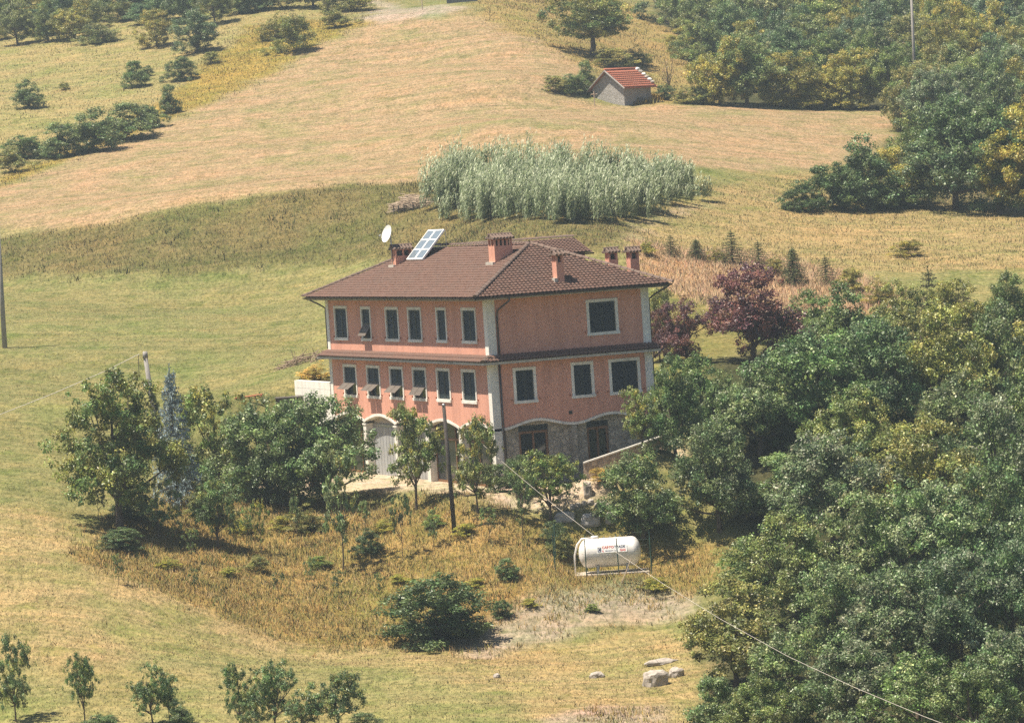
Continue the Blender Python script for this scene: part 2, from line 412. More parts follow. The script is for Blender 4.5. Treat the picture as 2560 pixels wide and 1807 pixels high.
# land-cover areas as ground polygons
def inpoly(x, y, poly):
    r = np.zeros(len(x), bool)
    for (x0, y0), (x1, y1) in zip(poly, poly[1:] + poly[:1]):
        c = ((y0 > y) != (y1 > y)) & (x < (x1 - x0) * (y - y0) / (y1 - y0 + 1e-12) + x0)
        r ^= c
    return r
def gpoly(pts): return [tuple(ground(*p)[:2]) for p in pts]
MEADOW = (.27, .25, .105)
ZONES = [
 ('scrub', (.36, .30, .135), gpoly([(-250, 500), (0, 475), (174, 405), (392, 314), (566, 244), (784, 126), (915, 65), (950, 10), (950, -60), (-250, -60)])),
 ('strip', (.36, .27, .07), gpoly([(0, 470), (174, 400), (392, 310), (566, 240), (784, 122), (915, 62), (820, 50), (640, 60), (520, 150), (440, 230), (300, 320), (150, 390), (0, 440)])),
 ('field', (.415, .298, .178), gpoly([(-250, 632), (0, 597), (261, 558), (436, 520), (697, 481), (997, 457), (1060, 452), (1200, 430), (1500, 405), (1720, 420), (2060, 425), (2140, 395), (2250, 320), (2300, 275), (1690, 264), (1500, 262), (1380, 215), (1480, 180), (1400, 140), (1300, 90), (1200, 40), (960, 20), (915, 65), (784, 126), (566, 244), (392, 314), (174, 405), (0, 475), (-250, 500)])),
 ('berm', (.20, .17, .07), gpoly([(-250, 725), (0, 695), (400, 690), (800, 655), (1000, 640), (1100, 660), (1500, 640), (1600, 560), (1560, 440), (1060, 455), (997, 459), (697, 484), (436, 523), (261, 562), (0, 600), (-250, 636)])),
 ('saddle', (.38, .28, .115), gpoly([(1200, 40), (1300, 90), (1400, 140), (1480, 180), (1640, 262), (1800, 255), (1760, 110), (1640, 60), (1500, -20), (1180, -30)])),
 ('rough', (.39, .295, .14), gpoly([(1560, 560), (1720, 500), (1880, 450), (2060, 430), (2560, 480), (2800, 480), (2800, 660), (1900, 690), (1620, 640)])),
 ('pink', (.47, .285, .15), gpoly([(1590, 600), (1700, 630), (1850, 630), (2150, 690), (2260, 770), (1950, 830), (1700, 740), (1610, 690)])),
 ('dull_grass', (.24, .21, .075), gpoly([(1640, 740), (1800, 740), (1900, 860), (1700, 930), (1640, 930)])),  # duller olive grass around the small plum trees
 ('lower', (.40, .31, .15), gpoly([(-250, 1230), (60, 1270), (250, 1330), (500, 1500), (900, 1600), (1150, 1620), (1700, 1570), (1760, 1620), (1760, 1900), (-250, 1900)])),
 ('lowgreen', (.32, .285, .125), gpoly([(-250, 1690), (300, 1660), (700, 1640), (1100, 1690), (1350, 1760), (1300, 1830), (-250, 1830)])),
 ('bank', (.35, .245, .09), gpoly([(190, 1400), (300, 1290), (560, 1240), (860, 1255), (1200, 1285), (1450, 1320), (1800, 1350), (1770, 1480), (1500, 1490), (1250, 1540), (1000, 1620), (700, 1590), (450, 1500)])),
 ('earth', (.40, .33, .25), gpoly([(1120, 1600), (1300, 1510), (1420, 1470), (1600, 1450), (1730, 1500), (1730, 1540), (1500, 1570), (1300, 1610), (1180, 1650)])),
 ('earth', (.46, .35, .27), gpoly([(1330, 1800), (1500, 1760), (1640, 1770), (1680, 1830), (1660, 1900), (1300, 1900)])),
 ('earth', (.44, .36, .29), gpoly([(930, 0), (1150, 10), (1130, 45), (1000, 50), (920, 60)])),
 ('earth', (.46, .36, .25), gpoly([(1725, 512), (1640, 546), (1580, 568), (1562, 600), (1590, 602), (1612, 578), (1700, 538), (1790, 502)])),
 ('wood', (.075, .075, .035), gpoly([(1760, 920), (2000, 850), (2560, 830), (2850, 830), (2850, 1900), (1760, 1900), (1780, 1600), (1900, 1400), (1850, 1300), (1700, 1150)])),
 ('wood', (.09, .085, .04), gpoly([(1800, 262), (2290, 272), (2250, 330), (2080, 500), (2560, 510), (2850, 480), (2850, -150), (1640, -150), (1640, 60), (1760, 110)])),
 ('drive', (.62, .485, .385), gpoly([(560, 1200), (900, 1180), (1250, 1190), (1420, 1215), (1650, 1115), (1720, 1115), (1520, 1220), (1400, 1280), (1330, 1282), (1230, 1252), (900, 1222), (600, 1232)])),
]
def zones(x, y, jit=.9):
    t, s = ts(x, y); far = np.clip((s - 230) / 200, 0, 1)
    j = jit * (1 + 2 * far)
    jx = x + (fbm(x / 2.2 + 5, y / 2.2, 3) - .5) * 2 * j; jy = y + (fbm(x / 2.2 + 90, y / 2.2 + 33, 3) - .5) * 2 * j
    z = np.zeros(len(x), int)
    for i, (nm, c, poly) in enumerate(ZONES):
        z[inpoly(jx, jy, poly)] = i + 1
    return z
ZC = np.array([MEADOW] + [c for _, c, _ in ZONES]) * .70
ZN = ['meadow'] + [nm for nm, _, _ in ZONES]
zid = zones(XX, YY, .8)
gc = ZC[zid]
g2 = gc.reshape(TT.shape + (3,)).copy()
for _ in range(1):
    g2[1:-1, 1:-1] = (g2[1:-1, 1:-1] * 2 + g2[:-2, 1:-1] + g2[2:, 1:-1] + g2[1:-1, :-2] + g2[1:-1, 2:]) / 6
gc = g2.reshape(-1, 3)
ni, nj = len(TA), len(SA)
ii, jj = np.meshgrid(np.arange(ni - 1), np.arange(nj - 1))
b0 = (jj * ni + ii).ravel()
gf = np.stack([b0, b0 + 1, b0 + ni + 1, b0 + ni], 1)
def ground_mat():
    m, nt, p = new_mat('dry_grassland')
    at = nt.nodes.new('ShaderNodeVertexColor'); at.layer_name = 'Col'
    geo = nt.nodes.new('ShaderNodeNewGeometry')
    pos = geo.outputs['Position']
    rot = nt.nodes.new('ShaderNodeMapping')     # mown swathes follow the contour
    rot.inputs['Rotation'].default_value = (0, 0, -math.atan2(RV[1], RV[0]))
    nt.links.new(pos, rot.inputs['Vector'])
    st = nt.nodes.new('ShaderNodeMapping'); st.inputs['Scale'].default_value = (.06, .95, .3)
    nt.links.new(rot.outputs[0], st.inputs['Vector'])
    nA = noise_node(nt, 1.0, 5, .65, st.outputs[0])
    nB = noise_node(nt, .16, 5, .7, pos)
    st2 = nt.nodes.new('ShaderNodeMapping'); st2.inputs['Scale'].default_value = (1.0, .45, .5)
    nt.links.new(rot.outputs[0], st2.inputs['Vector'])
    nC = noise_node(nt, .9, 6, .8, st2.outputs[0])
    nD = noise_node(nt, 4.5, 4, .85, st2.outputs[0])
    nE = noise_node(nt, .45, 6, .75, pos)
    c = mixc(nt, 'MULTIPLY', 1., at.outputs[0], ramp(nt, nA.outputs[0], [(.3, (.80, .86, .80)), (.5, (1, 1, 1)), (.72, (1.16, 1.10, 1.06))]).outputs[0])
    c = mixc(nt, 'MULTIPLY', 1., c, ramp(nt, nB.outputs[0], [(.34, (.76, .92, .72)), (.5, (1, 1, 1)), (.68, (1.12, 1.0, .98))]).outputs[0])
    c = mixc(nt, 'MULTIPLY', 1., c, ramp(nt, nE.outputs[0], [(.36, (.74, .84, .66)), (.47, (1, 1, 1)), (.7, (1.06, 1.03, 1.03))]).outputs[0])
    c = mixc(nt, 'MULTIPLY', 1., c, ramp(nt, nC.outputs[0], [(.34, (.70, .76, .66)), (.5, (1, 1, 1)), (.68, (1.2, 1.16, 1.14))]).outputs[0])
    c = mixc(nt, 'MULTIPLY', 1., c, ramp(nt, nD.outputs[0], [(.36, (.52, .55, .48)), (.5, (1, 1, 1)), (.64, (1.35, 1.32, 1.28))]).outputs[0])
    st3 = nt.nodes.new('ShaderNodeMapping'); st3.inputs['Scale'].default_value = (.018, .55, .1); st3.inputs['Rotation'].default_value = (0, 0, .06)
    nt.links.new(rot.outputs[0], st3.inputs['Vector'])
    nF = noise_node(nt, 1.0, 3, .6, st3.outputs[0])
    c = mixc(nt, 'MULTIPLY', 1., c, ramp(nt, nF.outputs[0], [(.40, (1, 1, 1)), (.46, (.84, .88, .78)), (.50, (1.05, 1.04, 1.03)), (.56, (1, 1, 1)), (.60, (.87, .90, .82)), (.65, (1.03, 1.02, 1.02))]).outputs[0])
    nt.links.new(c, p.inputs['Base Color']); p.inputs['Roughness'].default_value = 1.0
    p.inputs['Specular IOR Level'].default_value = .1
    mx = nt.nodes.new('ShaderNodeMath'); mx.operation = 'MULTIPLY_ADD'
    nt.links.new(nC.outputs[0], mx.inputs[0]); mx.inputs[1].default_value = 1.6; nt.links.new(nD.outputs[0], mx.inputs[2])
    bump(nt, p, mx.outputs[0], .7, .12)
    return m
M['ground'] = ground_mat()
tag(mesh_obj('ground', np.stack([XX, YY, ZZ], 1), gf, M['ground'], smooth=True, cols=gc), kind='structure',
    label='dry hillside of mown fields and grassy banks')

# ------------------------------------------------------------------ grass
def sample_poly(poly, dens):
    p = np.array(poly); lo, hi = p.min(0), p.max(0)
    nn = int(np.prod(hi - lo) * dens)
    q = RNG.random((nn, 2)) * (hi - lo) + lo
    jq = q + RNG.normal(0, .8, q.shape)
    return q[inpoly(jq[:, 0], jq[:, 1], list(map(tuple, poly)))]
def outside_house(q):
    ins = (q[:, 0] > -1.2) & (q[:, 0] < 15) & (q[:, 1] > -1.5) & (q[:, 1] < 24)
    pad = np.hypot(q[:, 0] - PADC[0], q[:, 1] - PADC[1]) < 1.5
    return q[~(ins | pad)]
def make_grass(name, q, hgt, nb, cols, label, spread=.22, wid=.035, clump=.0, droop=.5, colvar=.22, keep=None):
    q = outside_house(q)
    if clump:
        m = fbm(q[:, 0] / 1.7, q[:, 1] / 1.7, 3) > clump
        q = q[m]
    N = len(q)
    x = np.repeat(q[:, 0], nb) + RNG.normal(0, spread, N * nb); y = np.repeat(q[:, 1], nb) + RNG.normal(0, spread, N * nb)
    z = H(x, y) - .03
    h = np.repeat(hgt * RNG.uniform(.55, 1.35, N), nb) * RNG.uniform(.6, 1.2, N * nb)
    az = RNG.uniform(0, 2 * math.pi, N * nb); ln = RNG.normal(0, droop * .5, N * nb) * h
    la = RNG.uniform(0, 2 * math.pi, N * nb)
    w = wid * RNG.uniform(.6, 1.5, N * nb)
    ex, ey = np.cos(az) * w, np.sin(az) * w
    b0_ = np.stack([x - ex, y - ey, z], 1); b1_ = np.stack([x + ex, y + ey, z], 1)
    tp = np.stack([x + np.cos(la) * ln, y + np.sin(la) * ln, z + h], 1)
    v = np.stack([b0_, b1_, tp], 1).reshape(-1, 3)
    f = np.arange(len(v)).reshape(-1, 3)
    ci = zones(q[:, 0], q[:, 1], .8)
    base = ZC[ci] * 1.08 if cols is None else np.array(cols)[RNG.integers(0, len(cols), N)] * .80
    cv = np.repeat(base, nb, 0) * RNG.uniform(1 - colvar, 1 + colvar, (N * nb, 1)) * np.array([1, 1, 1])
    cv = cv * (1 + RNG.normal(0, .05, (N * nb, 3)))
    cv = np.repeat(np.clip(cv, 0.01, .9), 3, 0)
    o = mesh_obj(name, v, f, M['grass'], cols=cv)
    return tag(o, label, 'grass', kind='stuff')
zp = {}
for nm, c, poly in ZONES: zp.setdefault(nm, []).append(poly)
BANKC = [(.43, .29, .10), (.47, .34, .14), (.30, .27, .09), (.48, .29, .10), (.22, .23, .075), (.55, .41, .21), (.37, .29, .10)]
make_grass('bank_grass', np.concatenate([sample_poly(zp['bank'][0], 16)]), .24, 10, BANKC, 'tall rusty dry grass on the bank below the house', .25, .018, droop=1.4)
make_grass('berm_grass', np.concatenate([sample_poly(zp['berm'][0], 5)]), .22, 8, [(.28, .23, .09), (.33, .27, .12), (.18, .18, .065), (.24, .17, .085), (.15, .165, .06)], 'rough olive grass on the berm below the upper field', .35, .024, droop=1.2)
make_grass('rough_grass', np.concatenate([sample_poly(zp['rough'][0], 4)]), .18, 7, [(.48, .37, .17), (.42, .35, .14), (.52, .40, .21), (.32, .30, .12)], 'yellow rough grass right of the reeds', .35, .025, droop=1.2)
make_grass('pink_grass', np.concatenate([sample_poly(zp['pink'][0], 14)]), .36, 9, [(.68, .44, .28), (.64, .45, .28), (.56, .38, .22), (.70, .53, .34)], 'tall pinkish dry grass behind the house', .32, .018, droop=1.3)
make_grass('scrub_grass', np.concatenate([sample_poly(zp['scrub'][0], 1.0), sample_poly(zp['strip'][0], 2)]), .2, 7, None, 'pale wild grass on the slope left of the field', .5, .035, droop=1.2)
make_grass('field_stubble', np.concatenate([sample_poly(zp['field'][0], 2.5)]), .07, 5, None, 'short straw stubble of the mown upper field', .4, .03, colvar=.3, droop=2)
make_grass('lower_grass', np.concatenate([sample_poly(zp['lower'][0], 10)]), .11, 6, None, 'short pale grass of the lower meadow', .35, .018, colvar=.3, droop=1.6)
make_grass('saddle_grass', sample_poly(zp['saddle'][0], 2.0), .25, 6, None, 'yellow grass around the walnut tree', .5, .035, droop=1.2)
mq = sample_poly(gpoly([(-100, 1280), (200, 1330), (560, 1235), (640, 1000), (820, 940), (820, 665), (400, 695), (-100, 715)]), 5.0)
make_grass('meadow_grass', mq, .09, 6, [(.33, .30, .12), (.29, .29, .11), (.40, .33, .15), (.25, .27, .10)], 'green and yellow grass of the meadow left of the house', .4, .02, colvar=.25, droop=1.6)
eq = np.concatenate([sample_poly(p, 7) for p in zp['earth'][:2]])
make_grass('earth_grass', eq, .28, 8, BANKC, 'sparse tufts on the bare earth below the tank', .16, .018, clump=.47, droop=1.)
vq = sample_poly(gpoly([(860, 1240), (1240, 1262), (1330, 1288), (1260, 1305), (860, 1285)]), 10)
make_grass('verge_grass', vq, .22, 8, [(.38, .30, .13), (.33, .28, .11), (.22, .21, .07), (.45, .34, .19)], 'pale grass verge between the drive and the bank', .2, .02, droop=1.)

# ------------------------------------------------------------------ the house
W2, W1 = 8.9, 23.0                 # end wall (along x) and long front (along y)
ZEV, RISE, OV = 9.52, 2.38, .93    # eave height, ridge rise, overhang
house = tag(empty('house'), 'large salmon pink country house with brown hipped tile roof and white trim', 'house')
def curve(p, springs, zs, zt):
    for a, b in zip(springs[:-1], springs[1:]):
        if a <= p <= b:
            k = (p - a) / (b - a) * 2 - 1
            w = (math.cos(k * math.pi) + 1) / 2
            e = math.sqrt(max(0, 1 - k * k))
            return zs + (zt - zs) * (.65 * e + .35 * w)
    return zs
LSP = [0.15, 4.57, 9.2, 13.67, 18.23, 22.85]
RSP = [0.3, 4.35, 8.75]
lcurve = lambda p: curve(p, LSP, 2.62, 3.06)
rcurve = lambda p: (2.72 + .36 * (.5 - .5 * math.cos(2 * math.pi * (p - .3) / 4.12))) if .3 <= p <= 8.54 else 2.72
UPW = [(19.75, 21.8, 7.08, 8.96), (16.2, 17.68, 7.08, 8.94), (12.1, 14.05, 7.09, 8.93), (8.85, 10.8, 7.09, 8.93), (5.4, 6.82, 7.1, 8.93), (1.42, 3.36, 7.1, 8.93)]
LOW = [(18.9, 20.95, 3.97, 5.78), (15.4, 17.4, 3.98, 5.78), (12.0, 14.0, 4.0, 5.78), (8.72, 10.68, 4.02, 5.79), (5.42, 7.32, 4.04, 5.8), (1.95, 3.88, 4.05, 5.8)]
RWN = [(5.43, 7.18, 7.11, 8.93), (1.18, 2.44, 4.0, 5.81), (4.37, 5.62, 4.02, 5.84), (6.46, 8.21, 4.02, 5.84)]
def facade(name, P, u0, u1, ztop, wins, fc, mat):
    """P(u, d, z) -> world; d = depth behind the face"""
    m = MB()
    us = sorted({u0, u1, *[w[0] + .12 for w in wins], *[w[1] - .12 for w in wins]})
    zs = sorted({3.3, ztop, *[w[2] + .12 for w in wins], *[w[3] - .12 for w in wins]})
    for a, b in zip(us[:-1], us[1:]):
        for c, e in zip(zs[:-1], zs[1:]):
            mu, mz = (a + b) / 2, (c + e) / 2
            if any(w[0] + .1 < mu < w[1] - .1 and w[2] + .1 < mz < w[3] - .1 for w in wins): continue
            m.quad(P(a, 0, c), P(b, 0, c), P(b, 0, e), P(a, 0, e))
    for w in wins:
        a, b, c, e = w[0] + .12, w[1] - .12, w[2] + .12, w[3] - .12
        for (k, l) in (((a, c), (b, c)), ((b, c), (b, e)), ((b, e), (a, e)), ((a, e), (a, c))):
            m.quad(P(k[0], 0, k[1]), P(l[0], 0, l[1]), P(l[0], .3, l[1]), P(k[0], .3, k[1]))
        m.quad(P(a, .3, c), P(b, .3, c), P(b, .3, e), P(a, .3, e))
    N = 96
    for i in range(N):
        a = u0 + (u1 - u0) * i / N; b = u0 + (u1 - u0) * (i + 1) / N
        m.quad(P(a, 0, fc(a)), P(b, 0, fc(b)), P(b, 0, 3.3), P(a, 0, 3.3))
        m.quad(P(a, .45, fc(a)), P(b, .45, fc(b)), P(b, 0, fc(b)), P(a, 0, fc(a)))
    o = m.build(name, mat, house)
    t = MB()
    for i in range(N):                         # white moulding along the arches
        a = u0 + (u1 - u0) * i / N; b = u0 + (u1 - u0) * (i + 1) / N
        za, zb = fc(a), fc(b)
        t.quad(P(a, -.035, za - .012), P(b, -.035, zb - .012), P(b, -.035, zb + .12), P(a, -.035, za + .12))
        t.quad(P(a, -.035, za + .12), P(b, -.035, zb + .12), P(b, -.002, zb + .12), P(a, -.002, za + .12))
        t.quad(P(a, .46, za - .012), P(b, .46, zb - .012), P(b, -.035, zb - .012), P(a, -.035, za - .012))
    t.build('arch_moulding', M['white'], house)
    return o
PL = lambda u, d, z: (d, u, z)
PR = lambda u, d, z: (u, d, z)
facade('front_wall', PL, 0, W1, 9.62, UPW + LOW, lcurve, M['plaster'])
facade('end_wall', PR, 0, W2, 9.62, RWN, rcurve, M['plaster'])
MB().box(W2 - .3, W2, 0.003, W1, -.6, 9.6).build('back_wall', M['plaster'], house)
MB().box(0.003, W2 - .31, W1 - .3, W1, -.6, 9.6).build('far_wall', M['plaster'], house)
MB().box(.47, .75, .45, W1 - .31, -.6, 3.35).build('ground_floor_wall', M['concrete'], house)
m = MB(); 
for a, b, c, e in ((.76, 1.44, -.6, 3.3), (3.06, 5.2, -.6, 3.3), (6.4, W2 - .003, -.6, 3.3), (1.44, 3.06, -.6, .45), (5.2, 6.4, -.6, .45), (1.44, 3.06, 2.86, 3.3), (5.2, 6.4, 2.78, 3.3)):
    m.box(a, b, .35, .7, c, e)
m.build('stone_cladding', M['stonewall'], house)
# floors and core so nothing shows through
MB().box(.76, W2 - .32, .75, W1 - .32, -.3, 9.5).build('interior', M['dark'], house)
# pilasters, pillars
for (a, b, c, e, z0, z1) in ((-.035, .42, -.035, .42, 6.42, 9.60), (-.035, .40, -.035, .40, 2.6, 6.30), (-.03, .42, -.03, .42, -.3, 2.59),):
    m = MB()
    # L-shaped corner piece
    m.box(a, b, c, -.002 + .0, z0, z1); m.box(a, -.002, .0, e, z0, z1)
    if z1 < 2.6: m = MB().box(a, b, c, e, z0, z1)
    m.build('corner_pilaster', M['white'], house)
for y0, y1, z0, z1 in ((W1 - .38, W1 + .035, 6.42, 9.6), (W1 - .38, W1 + .035, 2.6, 6.3)):
    MB().box(-.035, -.002, y0, y1, z0, z1).build('corner_pilaster', M['white'], house)
for x0, x1, z0, z1 in ((W2 - .40, W2 + .035, 6.42, 9.6), (W2 - .40, W2 + .035, 2.6, 6.3)):
    m = MB().box(x0, x1, -.035, -.002, z0, z1); m.box(W2 + .002, W2 + .035, 0, .4, z0, z1); m.build('corner_pilaster', M['white'], house)
for y in LSP[1:]:
    w = .21
    m = MB().box(-.01, .462, y - w, y + w, -.3, 2.60); m.box(-.05, .466, y - w - .05, y + w + .05, 2.52, 2.60); m.build('arcade_pillar', M['white'], house)
MB().box(4.22, 4.5, -.012, .34, -.3, 2.69).build('end_wall_pillar', M['stonewall'], house)
MB().box(8.5, W2 - .004, -.012, .34, -.3, 2.69).build('end_wall_pillar', M['stonewall'], house)
# garage doors and arcade glazing
for i in range(5):
    a, b = LSP[i] + .24, LSP[i + 1] - .24
    if i in (2, 3):
        m = MB().box(.40, .468, a, b, -.25, 2.42)
        for k in range(1, 9): m.box(.385, .40, a + (b - a) * k / 9 - .02, a + (b - a) * k / 9 + .02, -.22, 2.40)
        d_ = m.build('garage_door', M['doorgrey'], house)
        MB().box(.37, .399, a - .02, b + .02, 2.43, 2.55).build('door_lintel', M['steel'], d_)
        MB().box(.34, .38, (a + b) / 2 - .1, (a + b) / 2 + .1, 1.05, 1.12).build('door_handle', M['steel'], d_)
    else:
        d_ = MB().box(.42, .468, a, b, -.2, 2.95).build('arcade_glazing', M['glass'], house)
        m = MB()
        for u in (a, (a * 2 + b) / 3, (a + b * 2) / 3, b): m.box(.37, .419, u - .045, u + .045, -.2, 2.9)
        m.box(.368, .4195, a, b, 2.02, 2.14); m.box(.368, .4195, a, b, -.2, -.08)
        m.build('wooden_frame', M['wood'], d_)
a, b = LSP[3] + .24, LSP[4] - .24
# end wall french windows
for (a, b, z1) in ((1.45, 3.05, 2.84), (5.21, 6.39, 2.76)):
    d_ = MB().box(a + .01, b - .01, .47, .5, .46, z1).build('french_window', M['glass'], house)
    m = MB()
    for u in (a + .06, (a + b) / 2, b - .06): m.box(u - .05, u + .05, .40, .466, .46, z1 - .3)
    m.box(a, b, .396, .468, z1 - .40, z1 - .28); m.box(a, b, .396, .468, .46, .58)
    m.build('wooden_frame', M['wood'], d_)
    MB().box(a, b, .41, .468, z1 - .27, z1 - .01).build('roller_box', M['shutter'], d_)
MB().box(4.12, 4.30, -.03, -.002, 3.25, 3.42).build('vent_grille', M['dark'], house)

# windows with slatted shutters
def shutter_leaf(P, a, b, c, e, dep, mat, parent, name='shutter', flap=None):
    m = MB()
    def bx(u0, u1, d0, d1, z0, z1):
        q = [P(u, d, z) for z in (z0, z1) for u, d in ((u0, d0), (u1, d0), (u1, d1), (u0, d1))]
        m.add(q, [(0, 3, 2, 1), (4, 5, 6, 7), (0, 1, 5, 4), (1, 2, 6, 5), (2, 3, 7, 6), (3, 0, 4, 7)])
    st = .07
    bx(a, a + st, dep, dep + .04, c, e); bx(b - st, b, dep, dep + .04, c, e)
    bx(a + st, b - st, dep + .001, dep + .039, c, c + st); bx(a + st, b - st, dep + .001, dep + .039, e - st, e)
    nsl = max(4, int((e - c - 2 * st) / .085))
    for i in range(nsl):
        z = c + st + (e - c - 2 * st) * (i + .5) / nsl
        q = [P(a + st, dep + .004, z - .04), P(b - st, dep + .004, z - .04), P(b - st, dep + .034, z + .035), P(a + st, dep + .034, z + .035)]
        m.add(q, [(0, 1, 2, 3)])
    return m.build(name, mat, parent)
def window(P, w, nleaf=2, flap=(), tilt=48):
    u0, u1, z0, z1 = w
    m = MB()
    def bx(a, b, d0, d1, c, e):
        q = [P(u, d, z) for z in (c, e) for u, d in ((a, d0), (b, d0), (b, d1), (a, d1))]
        m.add(q, [(0, 3, 2, 1), (4, 5, 6, 7), (0, 1, 5, 4), (1, 2, 6, 5), (2, 3, 7, 6), (3, 0, 4, 7)])
    fw = .15
    bx(u0, u0 + fw, -.04, .12, z0 + fw, z1 - fw + .02); bx(u1 - fw, u1, -.04, .12, z0 + fw, z1 - fw + .02)
    bx(u0 - .002, u1 + .002, -.042, .122, z1 - fw, z1); bx(u0 - .03, u1 + .03, -.08, .122, z0, z0 + fw)
    win = m.build('window', M['white'], house)
    g = MB()
    q = [P(u0 + fw, .2, z0 + fw), P(u1 - fw, .2, z0 + fw), P(u1 - fw, .2, z1 - fw), P(u0 + fw, .2, z1 - fw)]
    g.add(q, [(0, 1, 2, 3)]); g.build('pane', M['glass'], win)
    a, b, c, e = u0 + fw + .01, u1 - fw - .01, z0 + fw + .01, z1 - fw - .01
    wl = (b - a) / nleaf
    for i in range(nleaf):
        la, lb = a + i * wl + .008, a + (i + 1) * wl - .008
        if i in flap:
            hz = c + (e - c) * .47
            shutter_leaf(P, la, lb, hz + .01, e, .03, M['shutter'], win)
            # stiles go on to the sill, the lower slatted flap swings out
            for ua, ub in ((la, la + .05), (lb - .05, lb)):
                f = MB()
                qq = [P(u, d, z) for z in (c, hz) for u, d in ((ua, .03), (ub, .03), (ub, .07), (ua, .07))]
                f.add(qq, [(0, 3, 2, 1), (4, 5, 6, 7), (0, 1, 5, 4), (1, 2, 6, 5), (2, 3, 7, 6), (3, 0, 4, 7)])
                f.build('shutter_stile', M['shutter'], win)
            tl = math.radians(tilt); ln = hz - c
            Q = lambda u, d, z: P(u, .02 - (hz - z) * math.sin(tl) + (d - .02) * math.cos(tl), hz - (hz - z) * math.cos(tl) + (d - .02) * math.sin(tl))
            shutter_leaf(Q, la + .01, lb - .01, c + .05, hz, .0, M['flap'], win, 'shutter_flap')
        else:
            shutter_leaf(P, la, lb, c, e, .03, M['shutter'], win)
    for u in (u0 - .13, u1 + .13):
        h = MB()
        qq = [P(uu, dd_, z) for z in (z0 + .16, z0 + .24) for uu, dd_ in ((u - .03, -.07), (u + .03, -.07), (u + .03, 0), (u - .03, 0))]
        h.add(qq, [(0, 3, 2, 1), (4, 5, 6, 7), (0, 1, 5, 4), (1, 2, 6, 5), (2, 3, 7, 6), (3, 0, 4, 7)]); h.build('shutter_hook', M['rust'], win)
    return win
for i, w in enumerate(UPW): window(PL, w, 1 if i in (1, 4) else 2, flap=(0,) if i == 1 else (), tilt=32)
for i, w in enumerate(LOW): window(PL, w, 2, flap=(0, 1) if i < 4 else (), tilt=(56, 54, 50, 38, 0, 0)[i])
for w in RWN: window(PR, w, 2)

# roof: slabs, then tiles
SLOPE = RISE / (W2 / 2 + OV)
ex0, ex1, ey0, ey1 = -OV, W2 + OV, -OV, W1 + OV
xm = W2 / 2; ya, yb = ey0 + (xm - ex0), ey1 - (xm - ex0); ZR = ZEV + RISE
c00, c10, c11, c01 = (ex0, ey0, ZEV - .05), (ex1, ey0, ZEV - .05), (ex1, ey1, ZEV - .05), (ex0, ey1, ZEV - .05)
ra, rb = (xm, ya, ZR - .05), (xm, yb, ZR - .05)
m = MB().add([c00, c10, c11, c01, ra, rb], [(0, 1, 4), (1, 2, 5, 4), (2, 3, 5), (3, 0, 4, 5), (0, 3, 2, 1)])
roof = m.build('roof', M['tile'], house)
# white boxed eave below the slab
m = MB()
t_ = .13
for (x0, x1, y0, y1) in ((ex0 + .1, ex1 - .1, ey0 + .1, ey0 + .16), (ex0 + .1, ex1 - .1, ey1 - .16, ey1 - .1), (ex0 + .1, ex0 + .16, ey0 + .161, ey1 - .161), (ex1 - .16, ex1 - .1, ey0 + .161, ey1 - .161)):
    m.box(x0, x1, y0, y1, ZEV - .20, ZEV - .055)
m.build('fascia', M['fascia'], roof)
m = MB().box(ex0 + .17, ex1 - .17, ey0 + .17, ey1 - .17, ZEV - .17, ZEV - .14); m.build('soffit', M['fascia'], roof)
def tile_profile(wid, ln, n=7):
    """wavy interlocking tile in local coords: x across, y up the slope, z out"""
    xs = np.linspace(-wid / 2, wid / 2, n)
    zz = .045 * (np.cos((xs / wid) * 2 * math.pi) * .5 + .5) ** .8
    v = []; f = []
    for yy, dz in ((0, .04), (ln * 1.12, .0)):
        for x_, z_ in zip(xs, zz): v.append((x_, yy, z_ + dz))
    for x_, z_ in zip(xs, zz): v.append((x_, 0.0, z_ + .012))
    for i in range(n - 1):
        f.append((i, i + 1, n + i + 1, n + i)); f.append((2 * n + i, 2 * n + i + 1, i + 1, i))
    return np.array(v), f
TW, TL = .222, .27
tv, tf = tile_profile(TW, TL)
tile_me = bpy.data.meshes.new('roof_tile'); tile_me.from_pydata(tv.tolist(), [], tf); tile_me.materials.append(M['tile'])
tile_me.polygons.foreach_set('use_smooth', [True] * len(tile_me.polygons))
def tile_frames(o, eu, ev, width0, width1, height):
    """frames for a trapezoid face: o = middle of the eave, eu along the eave, ev up the slope"""
    out = []
    nrow = int(height / TL)
    en = np.cross(eu, ev)
    for r in range(nrow):
        half = .5 * (width0 + (width1 - width0) * (r + .55) / (height / TL))
        k = int((half - TW * .35) / TW)
        for c in range(-k, k + 1):
            p = o + eu * (c * TW + random.uniform(-.006, .006)) + ev * (r * TL + random.uniform(-.008, .008)) + en * random.uniform(.0, .012)
            out.append((p, eu, ev, en))
    return out
cs_, sn_ = 1 / math.hypot(1, SLOPE), SLOPE / math.hypot(1, SLOPE)
hl = (xm - ex0) / cs_
fr_end = tile_frames(np.array([xm, ey0 - .04, ZEV - .03]), np.array([1., 0, 0]), np.array([0, cs_, sn_]), ex1 - ex0, 0, hl)
fr_front = tile_frames(np.array([ex0 - .04, (ey0 + ey1) / 2, ZEV - .03]), np.array([0, -1., 0]), np.array([cs_, 0, sn_]), ey1 - ey0, yb - ya, hl)
for p, eu, ev, en in fr_end[:300]:
    o = bpy.data.objects.new('tile', tile_me)
    link(o, roof)
    o.matrix_world = Matrix(((eu[0], ev[0], en[0], p[0]), (eu[1], ev[1], en[1], p[1]), (eu[2], ev[2], en[2], p[2]), (0, 0, 0, 1)))
